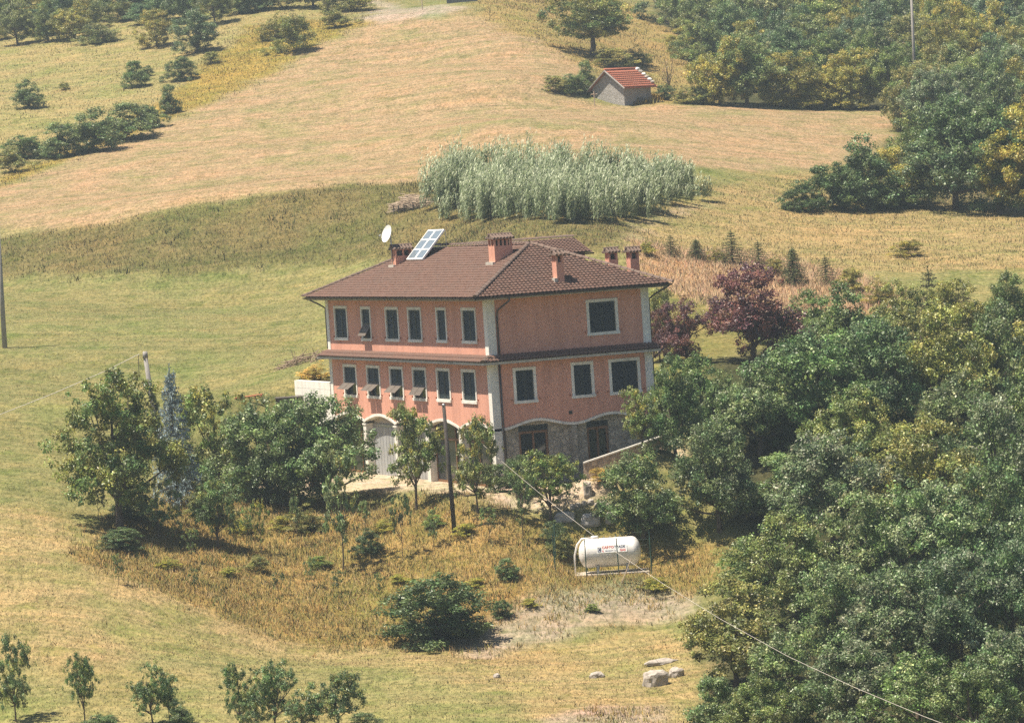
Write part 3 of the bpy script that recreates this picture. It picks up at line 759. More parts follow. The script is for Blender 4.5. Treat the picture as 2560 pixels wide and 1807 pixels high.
def join_tiles(name, frames, mat, parent, tv=tv, tf=tf):
    V = np.concatenate([p + tv[:, :1] * eu + tv[:, 1:2] * ev + tv[:, 2:] * en for p, eu, ev, en in frames])
    F = [tuple(i + k * len(tv) for i in q) for k in range(len(frames)) for q in tf]
    o = mesh_obj(name, V, F, mat, parent, smooth=True); o['kind'] = 'stuff'
    return o
join_tiles('remaining_tiles', fr_end[300:] + fr_front, M['tile'], roof)
# barrel caps on ridge and hips
def cap_mesh(rad, ln):
    n = 8; v = []; f = []
    for yy, rr in ((0, rad * 1.08), (ln * 1.15, rad * .9)):
        for k in range(n + 1):
            t = math.pi * k / n
            v.append((rr * math.cos(t), yy, rr * math.sin(t) * .85))
    for k in range(n): f.append((k, n + 1 + k, n + 2 + k, k + 1))
    for k in range(n): f.append((k, k + 1, k + 1)) if 0 else None
    v.append((0, 0, 0)); c = len(v) - 1
    for k in range(n): f.append((c, k + 1, k))
    me = bpy.data.meshes.new('ridge_tile'); me.from_pydata(v, [], f); me.materials.append(M['captile'])
    me.polygons.foreach_set('use_smooth', [True] * len(me.polygons))
    return me
cap_me = cap_mesh(.125, .36)
def caps(a, b, parent, me=cap_me, ln=.36, lift=.03):
    a, b = np.array(a, float), np.array(b, float)
    dr = b - a; D = np.linalg.norm(dr); ev = dr / D
    eu = np.cross(ev, [0, 0, 1]); eu /= np.linalg.norm(eu); en = np.cross(eu, ev)
    for i in range(max(1, int(D / ln))):
        p = a + ev * (i * ln) + en * (lift + random.uniform(0, .012))
        o = bpy.data.objects.new('ridge_tile', me); link(o, parent)
        o.matrix_world = Matrix(((eu[0], ev[0], en[0], p[0]), (eu[1], ev[1], en[1], p[1]), (eu[2], ev[2], en[2], p[2]), (0, 0, 0, 1)))
rA, rB = (xm, ya, ZR), (xm, yb, ZR)
caps((ex0 - .05, ey0 - .05, ZEV - .02), rA, roof)
caps((ex1 + .05, ey0 - .05, ZEV - .02), rA, roof)
caps((ex0 - .05, ey1 + .05, ZEV - .02), rB, roof)
caps(rA, rB, roof)
# gutters and downpipes
def half_gutter(name, a, b, parent, r=.085, mat='gutter'):
    a, b = np.array(a, float), np.array(b, float); ev = (b - a) / np.linalg.norm(b - a)
    eu = np.cross(ev, [0, 0, 1]); m = MB(); n = 8
    for p in (a, b):
        for rr in (r, r * .82):
            for k in range(n + 1):
                t = math.pi * k / n
                m.v.append(tuple(p + eu * rr * math.cos(t) - np.array([0, 0, 1]) * rr * math.sin(t)))
    q = n + 1
    for k in range(n):
        m.f.append((k, k + 1, 2 * q + k + 1, 2 * q + k)); m.f.append((q + k, 3 * q + k, 3 * q + k + 1, q + k + 1))
    m.f.append((0, 2 * q, 3 * q, q)); m.f.append((n, q + n, 3 * q + n, 2 * q + n))
    o = m.build(name, M[mat], parent)
    nb = int(np.linalg.norm(b - a) / .8)
    for i in range(nb):
        p = a + ev * (np.linalg.norm(b - a) * (i + .5) / nb)
        MB().tube([p + eu * r * 1.12 * math.cos(t) - np.array([0, 0, 1]) * r * 1.12 * math.sin(t) for t in np.linspace(0, math.pi, 6)], .012, 5).build('gutter_bracket', M[mat], o)
    return o
half_gutter('gutter', (ex0 - .01, ey0, ZEV - .06), (ex0 - .01, ey1, ZEV - .06), house)
half_gutter('gutter', (ex0, ey0 - .01, ZEV - .06), (ex1, ey0 - .01, ZEV - .06), house)
dp = MB().tube([(.9, ey0 + .02, ZEV - .12), (.9, ey0 + .1, ZEV - .3), (.52, -.15, ZEV - .75), (.5, -.09, ZEV - 1.0), (.5, -.09, 6.55)], .05, 8)
dp.build('downpipe', M['gutter'], house, True)
MB().tube([(.47, -.085, 6.05), (.47, -.085, -.2)], .05, 8).build('downpipe', M['gutter'], house, True)
MB().tube([(W2 + OV - .1, ey0 + .05, ZEV - .14), (W2 + .3, -.05, ZEV - .6), (W2 + .1, .12, ZEV - .8), (W2 + .1, .12, 6.6)], .05, 8).build('downpipe', M['gutter'], house, True)
MB().tube([(W2 + .55, -.35, 6.2), (W2 + .12, .12, 5.7), (W2 + .12, .12, 0)], .045, 8).build('downpipe', M['gutter'], house, True)
MB().tube([(ex0 + .1, W1 + OV - .3, ZEV - .14), (-.3, W1 + .1, ZEV - .5), (-.02, W1 + .1, ZEV - .7), (-.02, W1 + .1, 6.6)], .045, 8).build('downpipe', M['gutter'], house, True)

# tiled string-course roof between the storeys
OB, ZB0, ZB1 = .64, 6.22, 6.50
m = MB()
q = [(-OB, -OB), (W2 + .28, -OB), (W2 + .28, 0), (0, 0), (0, W1), (-OB, W1 + .45), (0, W1 + .45)]
m.add([(-OB, -OB, ZB0), (W2 + .28, -OB, ZB0), (W2 + .28, 0, ZB1), (0, 0, ZB1), (0, W1, ZB1), (-OB, W1 + .45, ZB0), (0, W1 + .45, ZB0)],
      [(0, 1, 2, 3), (5, 0, 3, 4), (4, 6, 5)])
band = m.build('string_roof', M['tile'], house)
m = MB()
m.box(-OB + .04, W2 + .26, -OB + .04, -.003, ZB0 - .14, ZB0 - .012); m.box(-OB + .04, -.003, .0, W1 + .42, ZB0 - .14, ZB0 - .012)
m.build('string_fascia', M['fascia'], band)
sl = math.hypot(OB, ZB1 - ZB0); c2, s2 = OB / sl, (ZB1 - ZB0) / sl
tv2, tf2 = tile_profile(.2, sl * .5)
fr = []
for r in range(2):
    wob = r * .32
    for c in range(int((W2 + .28 + OB - wob) / .2)):
        fr.append((np.array([-OB + wob + .1 + c * .2, -OB - .03 + r * OB * .48, ZB0 + .01 + r * (ZB1 - ZB0) * .48]), np.array([1., 0, 0]), np.array([0, c2, s2]), np.array([0, -s2, c2])))
    for c in range(int((W1 + .35 + OB - wob) / .2)):
        fr.append((np.array([-OB - .03 + r * OB * .48, -OB + wob + .1 + c * .2, ZB0 + .01 + r * (ZB1 - ZB0) * .48]), np.array([0, -1., 0]), np.array([c2, 0, s2]), np.array([-s2, 0, c2])))
join_tiles('string_tiles', fr, M['redtile' if 0 else 'tile'], band, tv2, tf2)
caps((-OB - .03, -OB - .03, ZB0 + .03), (0, 0, ZB1 + .03), band, lift=.01)

# rear wing with its own gable roof
MB().box(W2 + .002, 12.2, 14.9, 19.1, -.6, 11.05).build('rear_wing_wall', M['plaster'], house)
m = MB().add([(4.6, 14.55, 11.02), (12.55, 14.55, 11.02), (12.55, 17, 11.82), (4.6, 17, 11.82), (12.55, 19.45, 11.02), (4.6, 19.45, 11.02)], [(0, 1, 2, 3), (3, 2, 4, 5), (0, 5, 4, 1), (1, 4, 2), (0, 3, 5)])
wing = m.build('rear_roof', M['tile'], house)
wl_ = math.hypot(2.45, .8)
frw = []
for r in range(int(wl_ / TL)):
    for c in range(int(7.9 / TW)):
        frw.append((np.array([4.75 + c * TW, 14.5 + r * TL * 2.45 / wl_, 11.05 + r * TL * .8 / wl_]), np.array([1., 0, 0]), np.array([0, 2.45 / wl_, .8 / wl_]), np.array([0, -.8 / wl_, 2.45 / wl_])))
join_tiles('rear_tiles', frw, M['tile'], wing)
caps((12.5, 17, 11.86), (4.7, 17, 11.86), wing)
half_gutter('gutter', (4.6, 14.5, 11.0), (12.55, 14.5, 11.0), house)

# chimneys
def roof_z(x, y):
    return ZEV + SLOPE * max(0, min(x - ex0, ex1 - x, y - ey0, ey1 - y))
def chimney(cx, cy, wx, wy, ztop, nslot, extra=0, slots_front=2):
    z0 = min(roof_z(cx + i * wx / 2, cy + j * wy / 2) for i in (-1, 1) for j in (-1, 1)) - .2
    zs = ztop - .45
    body = MB().box(cx - wx / 2, cx + wx / 2, cy - wy / 2, cy + wy / 2, z0, zs).build('chimney', M['plaster'], roof)
    m = MB(); pw = .09
    nx = nslot; px_ = (wx - pw) / nx
    for i in range(nx + 1):
        for yy in (cy - wy / 2, cy + wy / 2 - pw): m.box(cx - wx / 2 + i * px_, cx - wx / 2 + i * px_ + pw, yy, yy + pw, zs, zs + .3)
    ny = slots_front; py_ = (wy - pw) / ny
    for i in range(1, ny):
        for xx in (cx - wx / 2, cx + wx / 2 - pw): m.box(xx, xx + pw, cy - wy / 2 + i * py_, cy - wy / 2 + i * py_ + pw, zs, zs + .3)
    m.box(cx - wx / 2, cx + wx / 2, cy - wy / 2, cy + wy / 2, zs + .30, zs + .36)
    m.build('chimney_vents', M['plaster'], body)
    MB().box(cx - wx / 2 + .14, cx + wx / 2 - .14, cy - wy / 2 + .14, cy + wy / 2 - .14, zs, zs + .30).build('flue', M['dark'], body)
    c = MB().add([(cx - wx / 2 - .12, cy - wy / 2 - .12, zs + .362), (cx + wx / 2 + .12, cy - wy / 2 - .12, zs + .362), (cx + wx / 2 + .12, cy + wy / 2 + .12, zs + .362), (cx - wx / 2 - .12, cy + wy / 2 + .12, zs + .362), (cx - wx / 2 - .12, cy, zs + .53), (cx + wx / 2 + .12, cy, zs + .53)],
                 [(0, 1, 5, 4), (4, 5, 2, 3), (0, 3, 2, 1), (0, 4, 3), (1, 2, 5)]).build('chimney_cap', M['captile'], body)
    # rounded tiles of the cap, part of the cap mesh's own children would be a 4th level, so they join as one more piece
    m = MB(); k = max(2, int((wx + .24) / .17))
    for i in range(k):
        xx = cx - wx / 2 - .12 + (wx + .24) * (i + .5) / k
        m.tube([(xx, cy - wy / 2 - .16, zs + .375), (xx, cy, zs + .56)], .07, 8)
        m.tube([(xx, cy, zs + .56), (xx, cy + wy / 2 + .16, zs + .375)], .07, 8)
    m.tube([(cx - wx / 2 - .15, cy, zs + .58), (cx + wx / 2 + .15, cy, zs + .58)], .075, 8)
    m.build('cap_tiles', M['captile'], body)
    MB().box(cx - wx / 2 - .18, cx - wx / 2 - .002, cy - wy / 2 - .08, cy + wy / 2 + .08, roof_z(cx - wx / 2 - .1, cy) - .1, roof_z(cx - wx / 2, cy) + .1).build('flashing', M['fascia'], body)
    return body
def on_front_roof(px, py):        # sight line meets the front slope
    q = ray(px, py)               # z = ZEV + SLOPE*(x-ex0)
    k = (ZEV + SLOPE * (CC[0] - ex0) - CC[2]) / (q[2] - SLOPE * q[0]); return CC + k * q
def on_end_roof(px, py):
    q = ray(px, py)
    k = (ZEV + SLOPE * (CC[1] - ey0) - CC[2]) / (q[2] - SLOPE * q[1]); return CC + k * q
p1 = on_front_roof(985.5, 667); print('chimney1', p1)
chimney(p1[0] + .48, p1[1] + .05, .95, .62, 11.95, 2)
p2 = on_front_roof(1237.5, 660); print('chimney2', p2)
chimney(p2[0] + .5, p2[1] + .35, 1.0, .8, 12.35, 4)
p3 = on_end_roof(1396, 706); print('chimney3', p3)
chimney(p3[0] + .15, p3[1] + .28, .40, .56, 11.38, 1)
chimney(8.42, 3.1, .5, .5, 11.25, 1)
chimney(9.62, 3.1, .5, .5, 11.2, 1)

# solar collector on its rack
pc = on_front_roof(1019, 654); print('collector', pc)
sol = tag(empty('solar_collector', (pc[0], pc[1], pc[2])), 'tilted pair of white framed solar panels on the front roof slope', 'solar panel')
by0, dx_, dz_ = pc[1] - pc[1], 1.4, 1.52
LN = math.hypot(dx_, dz_); ev = np.array([dx_ / LN, 0, dz_ / LN]); eu = np.array([0, -1., 0]); en = np.array([-dz_ / LN, 0, dx_ / LN])
base = np.array([0, .03, .06])
for k_ in range(2):
    o0 = base + eu * (k_ * 1.17)
    P = lambda a, b, c: o0 + eu * a + ev * b + en * c
    m = MB()
    def bar(a0, a1, b0, b1, c0=0, c1=.09):
        m.add([P(a, b, c) for c in (c0, c1) for a, b in ((a0, b0), (a1, b0), (a1, b1), (a0, b1))], [(0, 3, 2, 1), (4, 5, 6, 7), (0, 1, 5, 4), (1, 2, 6, 5), (2, 3, 7, 6), (3, 0, 4, 7)])
    for a in (0, 1.06): bar(a, a + .08, 0, LN)
    for i in range(4): bar(.08, 1.06, i * (LN - .08) / 3, i * (LN - .08) / 3 + .08, .003, .087)
    bar(.08, 1.06, .08, LN - .08, -.0, .002)
    pn = m.build('panel', M['sticker'], sol)
    for i in range(3):
        b0_ = i * (LN - .08) / 3 + .08; b1_ = (i + 1) * (LN - .08) / 3
        MB().quad(P(.08, b0_, .07), P(1.06, b0_, .07), P(1.06, b1_, .07), P(.08, b1_, .07)).build('panel_glass', simple('solar_glass_%d%d' % (k_, i), (.17, .21, .25), .12, .12, 5), pn)
m = MB()
for a in (.05, 2.3):
    top = base + eu * a + ev * LN; foot = top.copy(); foot[2] = SLOPE * (top[0]) + .02
    m.tube([top, foot], .02, 6); m.tube([base + eu * a, foot], .02, 6); mid = base + eu * a + ev * LN * .55; m.tube([mid, foot], .015, 6)
a0 = base + ev * LN; a0[2] = SLOPE * a0[0] + .05
m.tube([a0 + eu * .05, a0 + eu * 2.3], .02, 6)
m.build('rack', M['steel'], sol)

# satellite dish on its mast
pd = on_front_roof(981.5, 668)
dish = tag(empty('satellite_dish', tuple(pd)), 'round white satellite dish on a mast beside the left chimney', 'satellite dish')
pcn = on(1, pd[1], 969, 585)
MB().tube([(0, 0, -.1), (0, 0, pcn[2] - pd[2] + .1)], .03, 8).build('mast', M['steel'], dish, True)
nrm = Vector((-.93, -.16, .33)).normalized(); ua = nrm.cross(Vector((0, 0, 1))).normalized(); va = ua.cross(nrm)
cen = Vector((-.16, 0.02, pcn[2] - pd[2]))
v = []; f = []; R_ = .46
for sgn in (0, 1):
    for i in range(7):
        rr = R_ * i / 6
        for k_ in range(28):
            t = 2 * math.pi * k_ / 28
            v.append(cen + ua * rr * math.cos(t) + va * rr * 1.06 * math.sin(t) + nrm * (.28 * rr * rr / R_ - .06 - sgn * .012))
for sgn in (0, 1):
    for i in range(6):
        for k_ in range(28):
            a = sgn * 196 + i * 28 + k_; b = sgn * 196 + i * 28 + (k_ + 1) % 28
            f.append((a, b, b + 28, a + 28) if sgn == 0 else (a, a + 28, b + 28, b))
mesh_obj('reflector', [tuple(k) for k in v], f, M['sticker'], dish, True)
MB().tube([cen - va * R_ * .95, cen - va * .25 + nrm * .5], .014, 6).build('feed_arm', M['steel'], dish)
MB().tube([cen - va * .25 + nrm * .5, cen - va * .16 + nrm * .40], .035, 8).build('receiver', M['steel'], dish)

# ------------------------------------------------------------------ trees and shrubs
def unit(v): return v / (np.linalg.norm(v, axis=-1, keepdims=True) + 1e-9)
def leaves(rng, pos, nrm, size, asp=.62):
    """rhombic leaf faces at pos facing nrm"""
    N = len(pos)
    a = unit(np.cross(nrm, unit(rng.normal(size=(N, 3))))); b = np.cross(nrm, a)
    s = size * rng.uniform(.55, 1.45, (N, 1))
    fold = nrm * s * rng.uniform(-.15, .3, (N, 1))
    v = np.stack([pos - a * s, pos + b * s * asp + fold, pos + a * s, pos - b * s * asp + fold], 1)
    return v.reshape(-1, 3)
def crown_mesh(name, seed, base=.25, rfun=None, nclump=110, per=90, crad=.11, leaf=.022, cols=((.07, .10, .03),), flat=.75, inner=.35, lump=.5, mat='leaf', nlobe=15, lobe=1.0):
    rng = np.random.default_rng(seed)
    # crown = several leafy lobes of unequal size, clumps sit mostly on the lobes' outsides
    LB = []
    while len(LB) < nlobe:
        zn = rng.random() ** .85; th = rng.uniform(0, 2 * math.pi); R = rfun(zn) * .5
        if R < rng.random() * .45: continue
        lr = rng.uniform(.13, .24) * (1.15 - .3 * zn) * lobe
        rr_ = max(0, R * rng.uniform(1 - lump * .55, 1.12) - lr * .6) * math.sqrt(rng.uniform(.25, 1))
        LB.append((rr_ * math.cos(th), rr_ * math.sin(th), base + (1 - base) * zn * .86, lr))
    LB = np.array(LB)
    wgt = LB[:, 3] ** 2; wgt /= wgt.sum()
    li = rng.choice(len(LB), nclump, p=wgt)
    dv = unit(rng.normal(size=(nclump, 3))); dv[:, 2] = np.abs(dv[:, 2]) * np.where(rng.random(nclump) < .72, 1, -1)
    C = LB[li, :3] + dv * LB[li, 3:] * (inner + (1 - inner) * rng.random((nclump, 1)) ** .5) * np.array([1, 1, .8])
    C[:, :2] -= C[:, :2].mean(0) * .6
    C[:, :2] *= (.5 - crad * .35) / np.quantile(np.hypot(C[:, 0], C[:, 1]), .93)
    zmx = C[:, 2].max(); C[:, 2] = np.where(C[:, 2] > .5, .5 + (C[:, 2] - .5) * (1 - crad * .5 - .5) / max(.1, zmx - .5), C[:, 2])
    C[:, 2] = np.maximum(C[:, 2], base * .8 + .02)
    cr = crad * rng.uniform(.6, 1.35, len(C))
    n_i = np.maximum(8, (per * (cr / crad) ** 2 * rng.uniform(.6, 1.3, len(C))).astype(int))
    idx = np.repeat(np.arange(len(C)), n_i)
    dirs = unit(rng.normal(size=(len(idx), 3))); rad = rng.random((len(idx), 1)) ** .5
    dirs[:, 2] = dirs[:, 2] * flat + .12
    pos = C[idx] + dirs * rad * cr[idx, None]
    nrm = unit(unit(dirs) * .5 + rng.normal(size=dirs.shape) * .5 + np.array([-.1, .08, .55]))
    v = leaves(rng, pos, nrm, leaf)
    f = np.arange(len(v)).reshape(-1, 4)
    cl = np.array(cols)[rng.integers(0, len(cols), len(C))] * rng.uniform(.62, 1.5, (len(C), 1))
    cv = 1.62 * cl[idx] * rng.uniform(.72, 1.35, (len(idx), 1)) * (1 + rng.normal(0, .06, (len(idx), 3)))
    pale = rng.random(len(idx)) < .13; cv[pale] = cv[pale] * 1.7 + .035
    cv = np.repeat(np.clip(cv, .005, .8), 4, 0)
    me = bpy.data.meshes.new(name)
    me.from_pydata(v.tolist(), [], f.tolist())
    ca = me.color_attributes.new('Col', 'FLOAT_COLOR', 'POINT')
    c4 = np.ones((len(v), 4), np.float32); c4[:, :3] = cv
    ca.data.foreach_set('color', c4.ravel())
    me.materials.append(M[mat]); me.update()
    return me, C
def trunk_mesh(name, seed, C, base, r0=.03, nlimb=9, fork=.2, top=.7, stems=1):
    rng = np.random.default_rng(seed + 500)
    m = MB()
    for sidx in range(stems):
        off = rng.normal(0, .03, 2) if stems > 1 else np.zeros(2)
        lean = rng.normal(0, .03, 2) if stems == 1 else rng.normal(0, .14, 2)
        pts = [np.array([off[0], off[1], -.03])]
        for k in range(1, 7):
            z = top * k / 6; pts.append(np.array([off[0] + lean[0] * k / 3 + rng.normal(0, .008), off[1] + lean[1] * k / 3 + rng.normal(0, .008), z]))
        rr = r0 / math.sqrt(stems)
        m.tube(pts, [rr * 1.25] + [rr * (1 - .78 * k / 6) for k in range(1, 7)], 7)
        sel = rng.permutation(len(C))[:nlimb // stems + 1]
        for c in C[sel]:
            zs = fork + rng.random() * max(.02, min(c[2] - fork, top - fork)) * .55
            k = min(5, max(0, int(zs / top * 6))); a = pts[k] + (pts[k + 1] - pts[k]) * (zs / top * 6 - k)
            mid = (a + c) / 2 + np.array([0, 0, -.02]) + rng.normal(0, .012, 3)
            m.tube([a, mid, c], [rr * .45, rr * .3, rr * .1], 5)
    me = bpy.data.meshes.new(name); me.from_pydata(m.v, [], m.f); me.materials.append(M['bark']); me.update()
    return me
round_ = lambda z: math.sin(math.pi * min(1, max(0, z * .86 + .12))) ** .6
dome = lambda z: max(.05, 1 - z ** 2.2) ** .6
vase = lambda z: (.35 + .65 * min(1, z * 1.6)) * (1 if z < .6 else max(.1, 1 - (z - .6) / .45)) ** .7
spire = lambda z: max(.08, (1 - z)) ** .8
GREEN = [(.072, .108, .036), (.058, .095, .036), (.090, .122, .042), (.080, .104, .046), (.105, .128, .052)]
DARKG = [(.045, .075, .028), (.055, .085, .030), (.070, .095, .032)]
OLIVE = [(.135, .135, .035), (.11, .12, .035), (.155, .145, .045), (.09, .105, .032)]
SILVER = [(.10, .135, .065), (.13, .155, .085), (.085, .12, .05), (.15, .165, .095)]
PURPLE = [(.075, .030, .034), (.095, .036, .034), (.058, .026, .032), (.12, .052, .034)]
PROTO = {}
def proto(kind, n, base, rf, r0, nl, fork, top, stems=1, **kw):
    for i in range(n):
        sd = abs(hash_(kind)) % 1000 + i * 37
        cm, C = crown_mesh('crown', sd, base=base, rfun=rf, **kw)
        PROTO.setdefault(kind, []).append((cm, trunk_mesh('trunk', sd, C, base, r0, nl, fork, top, stems)))
def hash_(s): return sum((i + 3) * ord(c) * 7 for i, c in enumerate(s))
proto('oak', 4, .06, round_, .028, 12, .12, .75, nclump=300, per=90, crad=.068, leaf=.0118, cols=GREEN, nlobe=20, inner=.55)
proto('silver', 3, .06, round_, .028, 12, .12, .75, nclump=300, per=85, crad=.066, leaf=.0122, cols=SILVER + GREEN[:2], nlobe=22, inner=.55)
proto('olive', 3, .06, round_, .026, 12, .12, .75, nclump=290, per=85, crad=.068, leaf=.0122, cols=OLIVE, nlobe=19, inner=.55)
proto('fruit', 4, .22, vase, .022, 14, .14, .72, nclump=170, per=60, crad=.065, leaf=.0155, cols=GREEN + OLIVE[:2], lump=.8, nlobe=14)
proto('walnut', 2, .17, round_, .030, 14, .16, .75, nclump=430, per=80, crad=.056, leaf=.0105, cols=OLIVE + GREEN[:3], lump=.8, nlobe=24, lobe=.85)
proto('lone', 1, .34, round_, .032, 14, .28, .75, nclump=420, per=90, crad=.06, leaf=.0105, cols=OLIVE + GREEN, nlobe=24, inner=.5)
proto('sapling', 3, .30, vase, .016, 10, .25, .9, nclump=66, per=44, crad=.06, leaf=.020, cols=GREEN + OLIVE[:1], lump=1.0, nlobe=9, lobe=.8)
proto('bush', 4, -.02, dome, .016, 14, .02, .55, 4, nclump=210, per=70, crad=.085, leaf=.0165, cols=GREEN, nlobe=12, lobe=1.3)
proto('darkbush', 2, -.02, dome, .016, 14, .02, .6, 4, nclump=230, per=80, crad=.08, leaf=.015, cols=DARKG, nlobe=13, lobe=1.2)
proto('olivebush', 3, -.02, dome, .014, 14, .02, .55, 4, nclump=180, per=60, crad=.085, leaf=.0165, cols=OLIVE, lump=.9, nlobe=11, lobe=1.3)
proto('plum', 2, .10, round_, .026, 12, .15, .7, nclump=300, per=85, crad=.068, leaf=.0122, cols=PURPLE, nlobe=19)
proto('twig', 2, .3, vase, .02, 26, .1, .9, nclump=30, per=5, crad=.06, leaf=.02, cols=[(.2, .15, .08)], lump=1.0, nlobe=8)
def conifer_mesh(seed, cols, sparse=False):
    rng = np.random.default_rng(seed)
    m = MB(); m.tube([(0, 0, -.03), (.004, .002, .5), (0, 0, 1.0)], [.024, .014, .002], 7)
    V = []; CV = []
    tiers = 15 if not sparse else 11
    for k in range(tiers):
        z = .07 + .9 * (k / tiers) ** .92; R = .5 * (1 - z) ** .82 + .02
        nb = int(7 + 6 * (1 - z))
        for b in range(nb):
            th = 2 * math.pi * (b + rng.random() * .8) / nb; ln = R * rng.uniform(.72, 1.12); zz = z + rng.normal(0, .012)
            end = np.array([math.cos(th) * ln, math.sin(th) * ln, zz - ln * .16 + .02 * (z > .6)])
            a0 = np.array([0, 0, zz]); m.tube([a0, end], [.006, .002], 4, False)
            nn = int((42 if not sparse else 24) * (.4 + ln * 2))
            u = rng.random((nn, 1)) ** .7; p = a0 + (end - a0) * u + rng.normal(0, .018, (nn, 3)) * (1.3 - u * .5)
            nr = unit(rng.normal(size=(nn, 3)) * .6 + np.array([0, 0, .7]))
            V.append(leaves(rng, p, nr, .020, .38)); c = np.array(cols)[rng.integers(0, len(cols), nn)] * rng.uniform(.7, 1.3, (nn, 1)); CV.append(np.repeat(c, 4, 0))
    p = np.stack([rng.normal(0, .008, 40), rng.normal(0, .008, 40), rng.uniform(.88, 1.02, 40)], 1)
    V.append(leaves(rng, p, unit(rng.normal(size=(40, 3))), .016, .38)); CV.append(np.repeat(np.array(cols)[rng.integers(0, len(cols), 40)], 4, 0))
    V = np.concatenate(V); CV = np.concatenate(CV)
    me = bpy.data.meshes.new('crown'); me.from_pydata(V.tolist(), [], np.arange(len(V)).reshape(-1, 4).tolist())
    ca = me.color_attributes.new('Col', 'FLOAT_COLOR', 'POINT'); c4 = np.ones((len(V), 4), np.float32); c4[:, :3] = np.clip(CV, .004, .8)
    ca.data.foreach_set('color', c4.ravel()); me.materials.append(M['needle']); me.update()
    tm = bpy.data.meshes.new('trunk'); tm.from_pydata(m.v, [], m.f); tm.materials.append(M['bark']); tm.update()
    return me, tm
PROTO['bluespruce'] = [conifer_mesh(5, [(.30, .37, .39), (.23, .30, .32), (.38, .45, .47)])]
PROTO['spruce'] = [conifer_mesh(8 + i, [(.07, .095, .04), (.095, .115, .05), (.055, .08, .035)]) for i in range(2)]
PROTO['openspruce'] = [conifer_mesh(18 + i, [(.10, .12, .05), (.12, .12, .055), (.08, .10, .045)], True) for i in range(2)]
TREES = []
def place(kind, px, base, top, wpx, name, label, group=None, tint=(1, 1, 1), cat=None, var=None, pos=None):
    p = ground(px, base) if pos is None else np.array(pos, float)
    dist = (p - CC) @ CD
    h = max(.25, (base - top) * dist / CF); w = max(.2, wpx * dist / CF)
    root = empty(name, tuple(p), random.uniform(0, 6.28))
    root.scale = (w, w, h)
    pm = PROTO[kind]; cm, tm = pm[(len(TREES) if var is None else var) % len(pm)]
    c = link(bpy.data.objects.new('crown', cm), root)
    k = random.uniform(.9, 1.1); c.color = (tint[0] * k, tint[1] * k * random.uniform(.96, 1.04), tint[2] * k, 1)
    link(bpy.data.objects.new('trunk', tm), root)
    TREES.append(root)
    return tag(root, label, cat or ('bush' if 'bush' in kind else 'tree'), group)
YEL = (1.5, 1.35, .9); OLV = (1.3, 1.2, .9); DRK = (.8, .85, .9); LGT = (1.25, 1.25, 1.2); BLU = (.95, 1.05, 1.2)
# -- left of the house
place('walnut', 300, 1322, 925, 320, 'walnut_tree', 'broad spreading green tree with forked trunk at the left end of the bank', tint=(1.0, 1.02, .88), var=0)
place('bluespruce', 446, 1262, 915, 150, 'blue_spruce', 'blue grey spruce behind the broad tree on the left', 'conifer_' if 0 else None, cat='tree')
place('fruit', 548, 1235, 962, 215, 'fruit_tree', 'upright green fruit tree just right of the blue spruce', tint=OLV)
place('oak', 672, 1262, 990, 275, 'garden_tree', 'dense round green tree, left one of the pair beside the arcade', tint=(1, 1.05, .95))
place('oak', 815, 1265, 980, 270, 'garden_tree', 'dense round green tree touching the left end of the arcade', tint=(1, 1.02, .95))
place('oak', 742, 1268, 1005, 230, 'garden_tree', 'dense green tree between the two round ones left of the arcade', tint=(.95, 1.0, .9))
place('bush', 585, 1225, 1090, 170, 'shrub', 'broad green shrub between the spruce and the round trees')
place('fruit', 546, 1372, 1190, 135, 'fruit_tree', 'small leafy tree on a thin trunk below the drive at left', tint=(1, 1.05, .95))
place('sapling', 398, 1350, 1195, 105, 'sapling', 'sparse young tree between the broad left tree and the small leafy one', tint=LGT)
place('sapling', 442, 1366, 1262, 60, 'sapling', 'thin pale sapling next to the sparse young tree', tint=LGT)
place('bush', 335, 1300, 1215, 150, 'shrub', 'green shrub at the foot of the broad left tree')
place('darkbush', 300, 1372, 1318, 120, 'shrub', 'low dark shrub around the base of the broad left tree')
place('sapling', 655, 1390, 1250, 50, 'sapling', 'wispy sapling left of the tall thin young tree on the bank', tint=YEL)
place('sapling', 247, 1300, 1225, 46, 'sapling', 'slim young tree under the lowest branches of the broad left tree')
place('sapling', 858, 1425, 1118, 125, 'sapling', 'tall thin young tree in the middle of the bank', tint=LGT)
place('fruit', 1041, 1278, 1008, 160, 'fruit_tree', 'green fruit tree in front of the grey garage doors', tint=OLV, var=1)
place('fruit', 1195, 1285, 1042, 120, 'fruit_tree', 'slender young tree in front of the last arch', tint=OLV, var=2)
place('fruit', 1376, 1302, 1128, 165, 'fruit_tree', 'leafy fruit tree before the stone clad end wall', tint=(1.1, 1.1, .9), var=3)
place('sapling', 1308, 1352, 1175, 60, 'sapling', 'thin twin stemmed sapling right of the dark utility pole')
place('sapling', 1008, 1402, 1235, 56, 'sapling', 'thin sapling below the tree that hides the garage')
place('bush', 1245, 1230, 1160, 90, 'shrub', 'green shrub at the near corner of the house')
place('bush', 1300, 1235, 1140, 90, 'shrub', 'tall green shrub under the first end wall window')
place('olivebush', 1405, 1395, 1325, 75, 'shrub', 'olive shrub left of the white gas tank')
place('darkbush', 1392, 1375, 1300, 80, 'shrub', 'dark shrub below the grey stone blocks')
place('bush', 1270, 1450, 1398, 62, 'shrub', 'small bright green shrub on the bank left of the tank')
place('darkbush', 1090, 1608, 1432, 255, 'juniper_bush', 'large dark green bush low on the bank', cat='bush')
place('darkbush', 1120, 1590, 1500, 180, 'juniper_bush', 'low right hand lobe of the large dark bush', cat='bush')
place('darkbush', 1255, 1545, 1500, 55, 'shrub', 'small dark shrub right of the large dark bush')
place('darkbush', 922, 1385, 1320, 80, 'shrub', 'dark green shrub near the tall thin young tree')
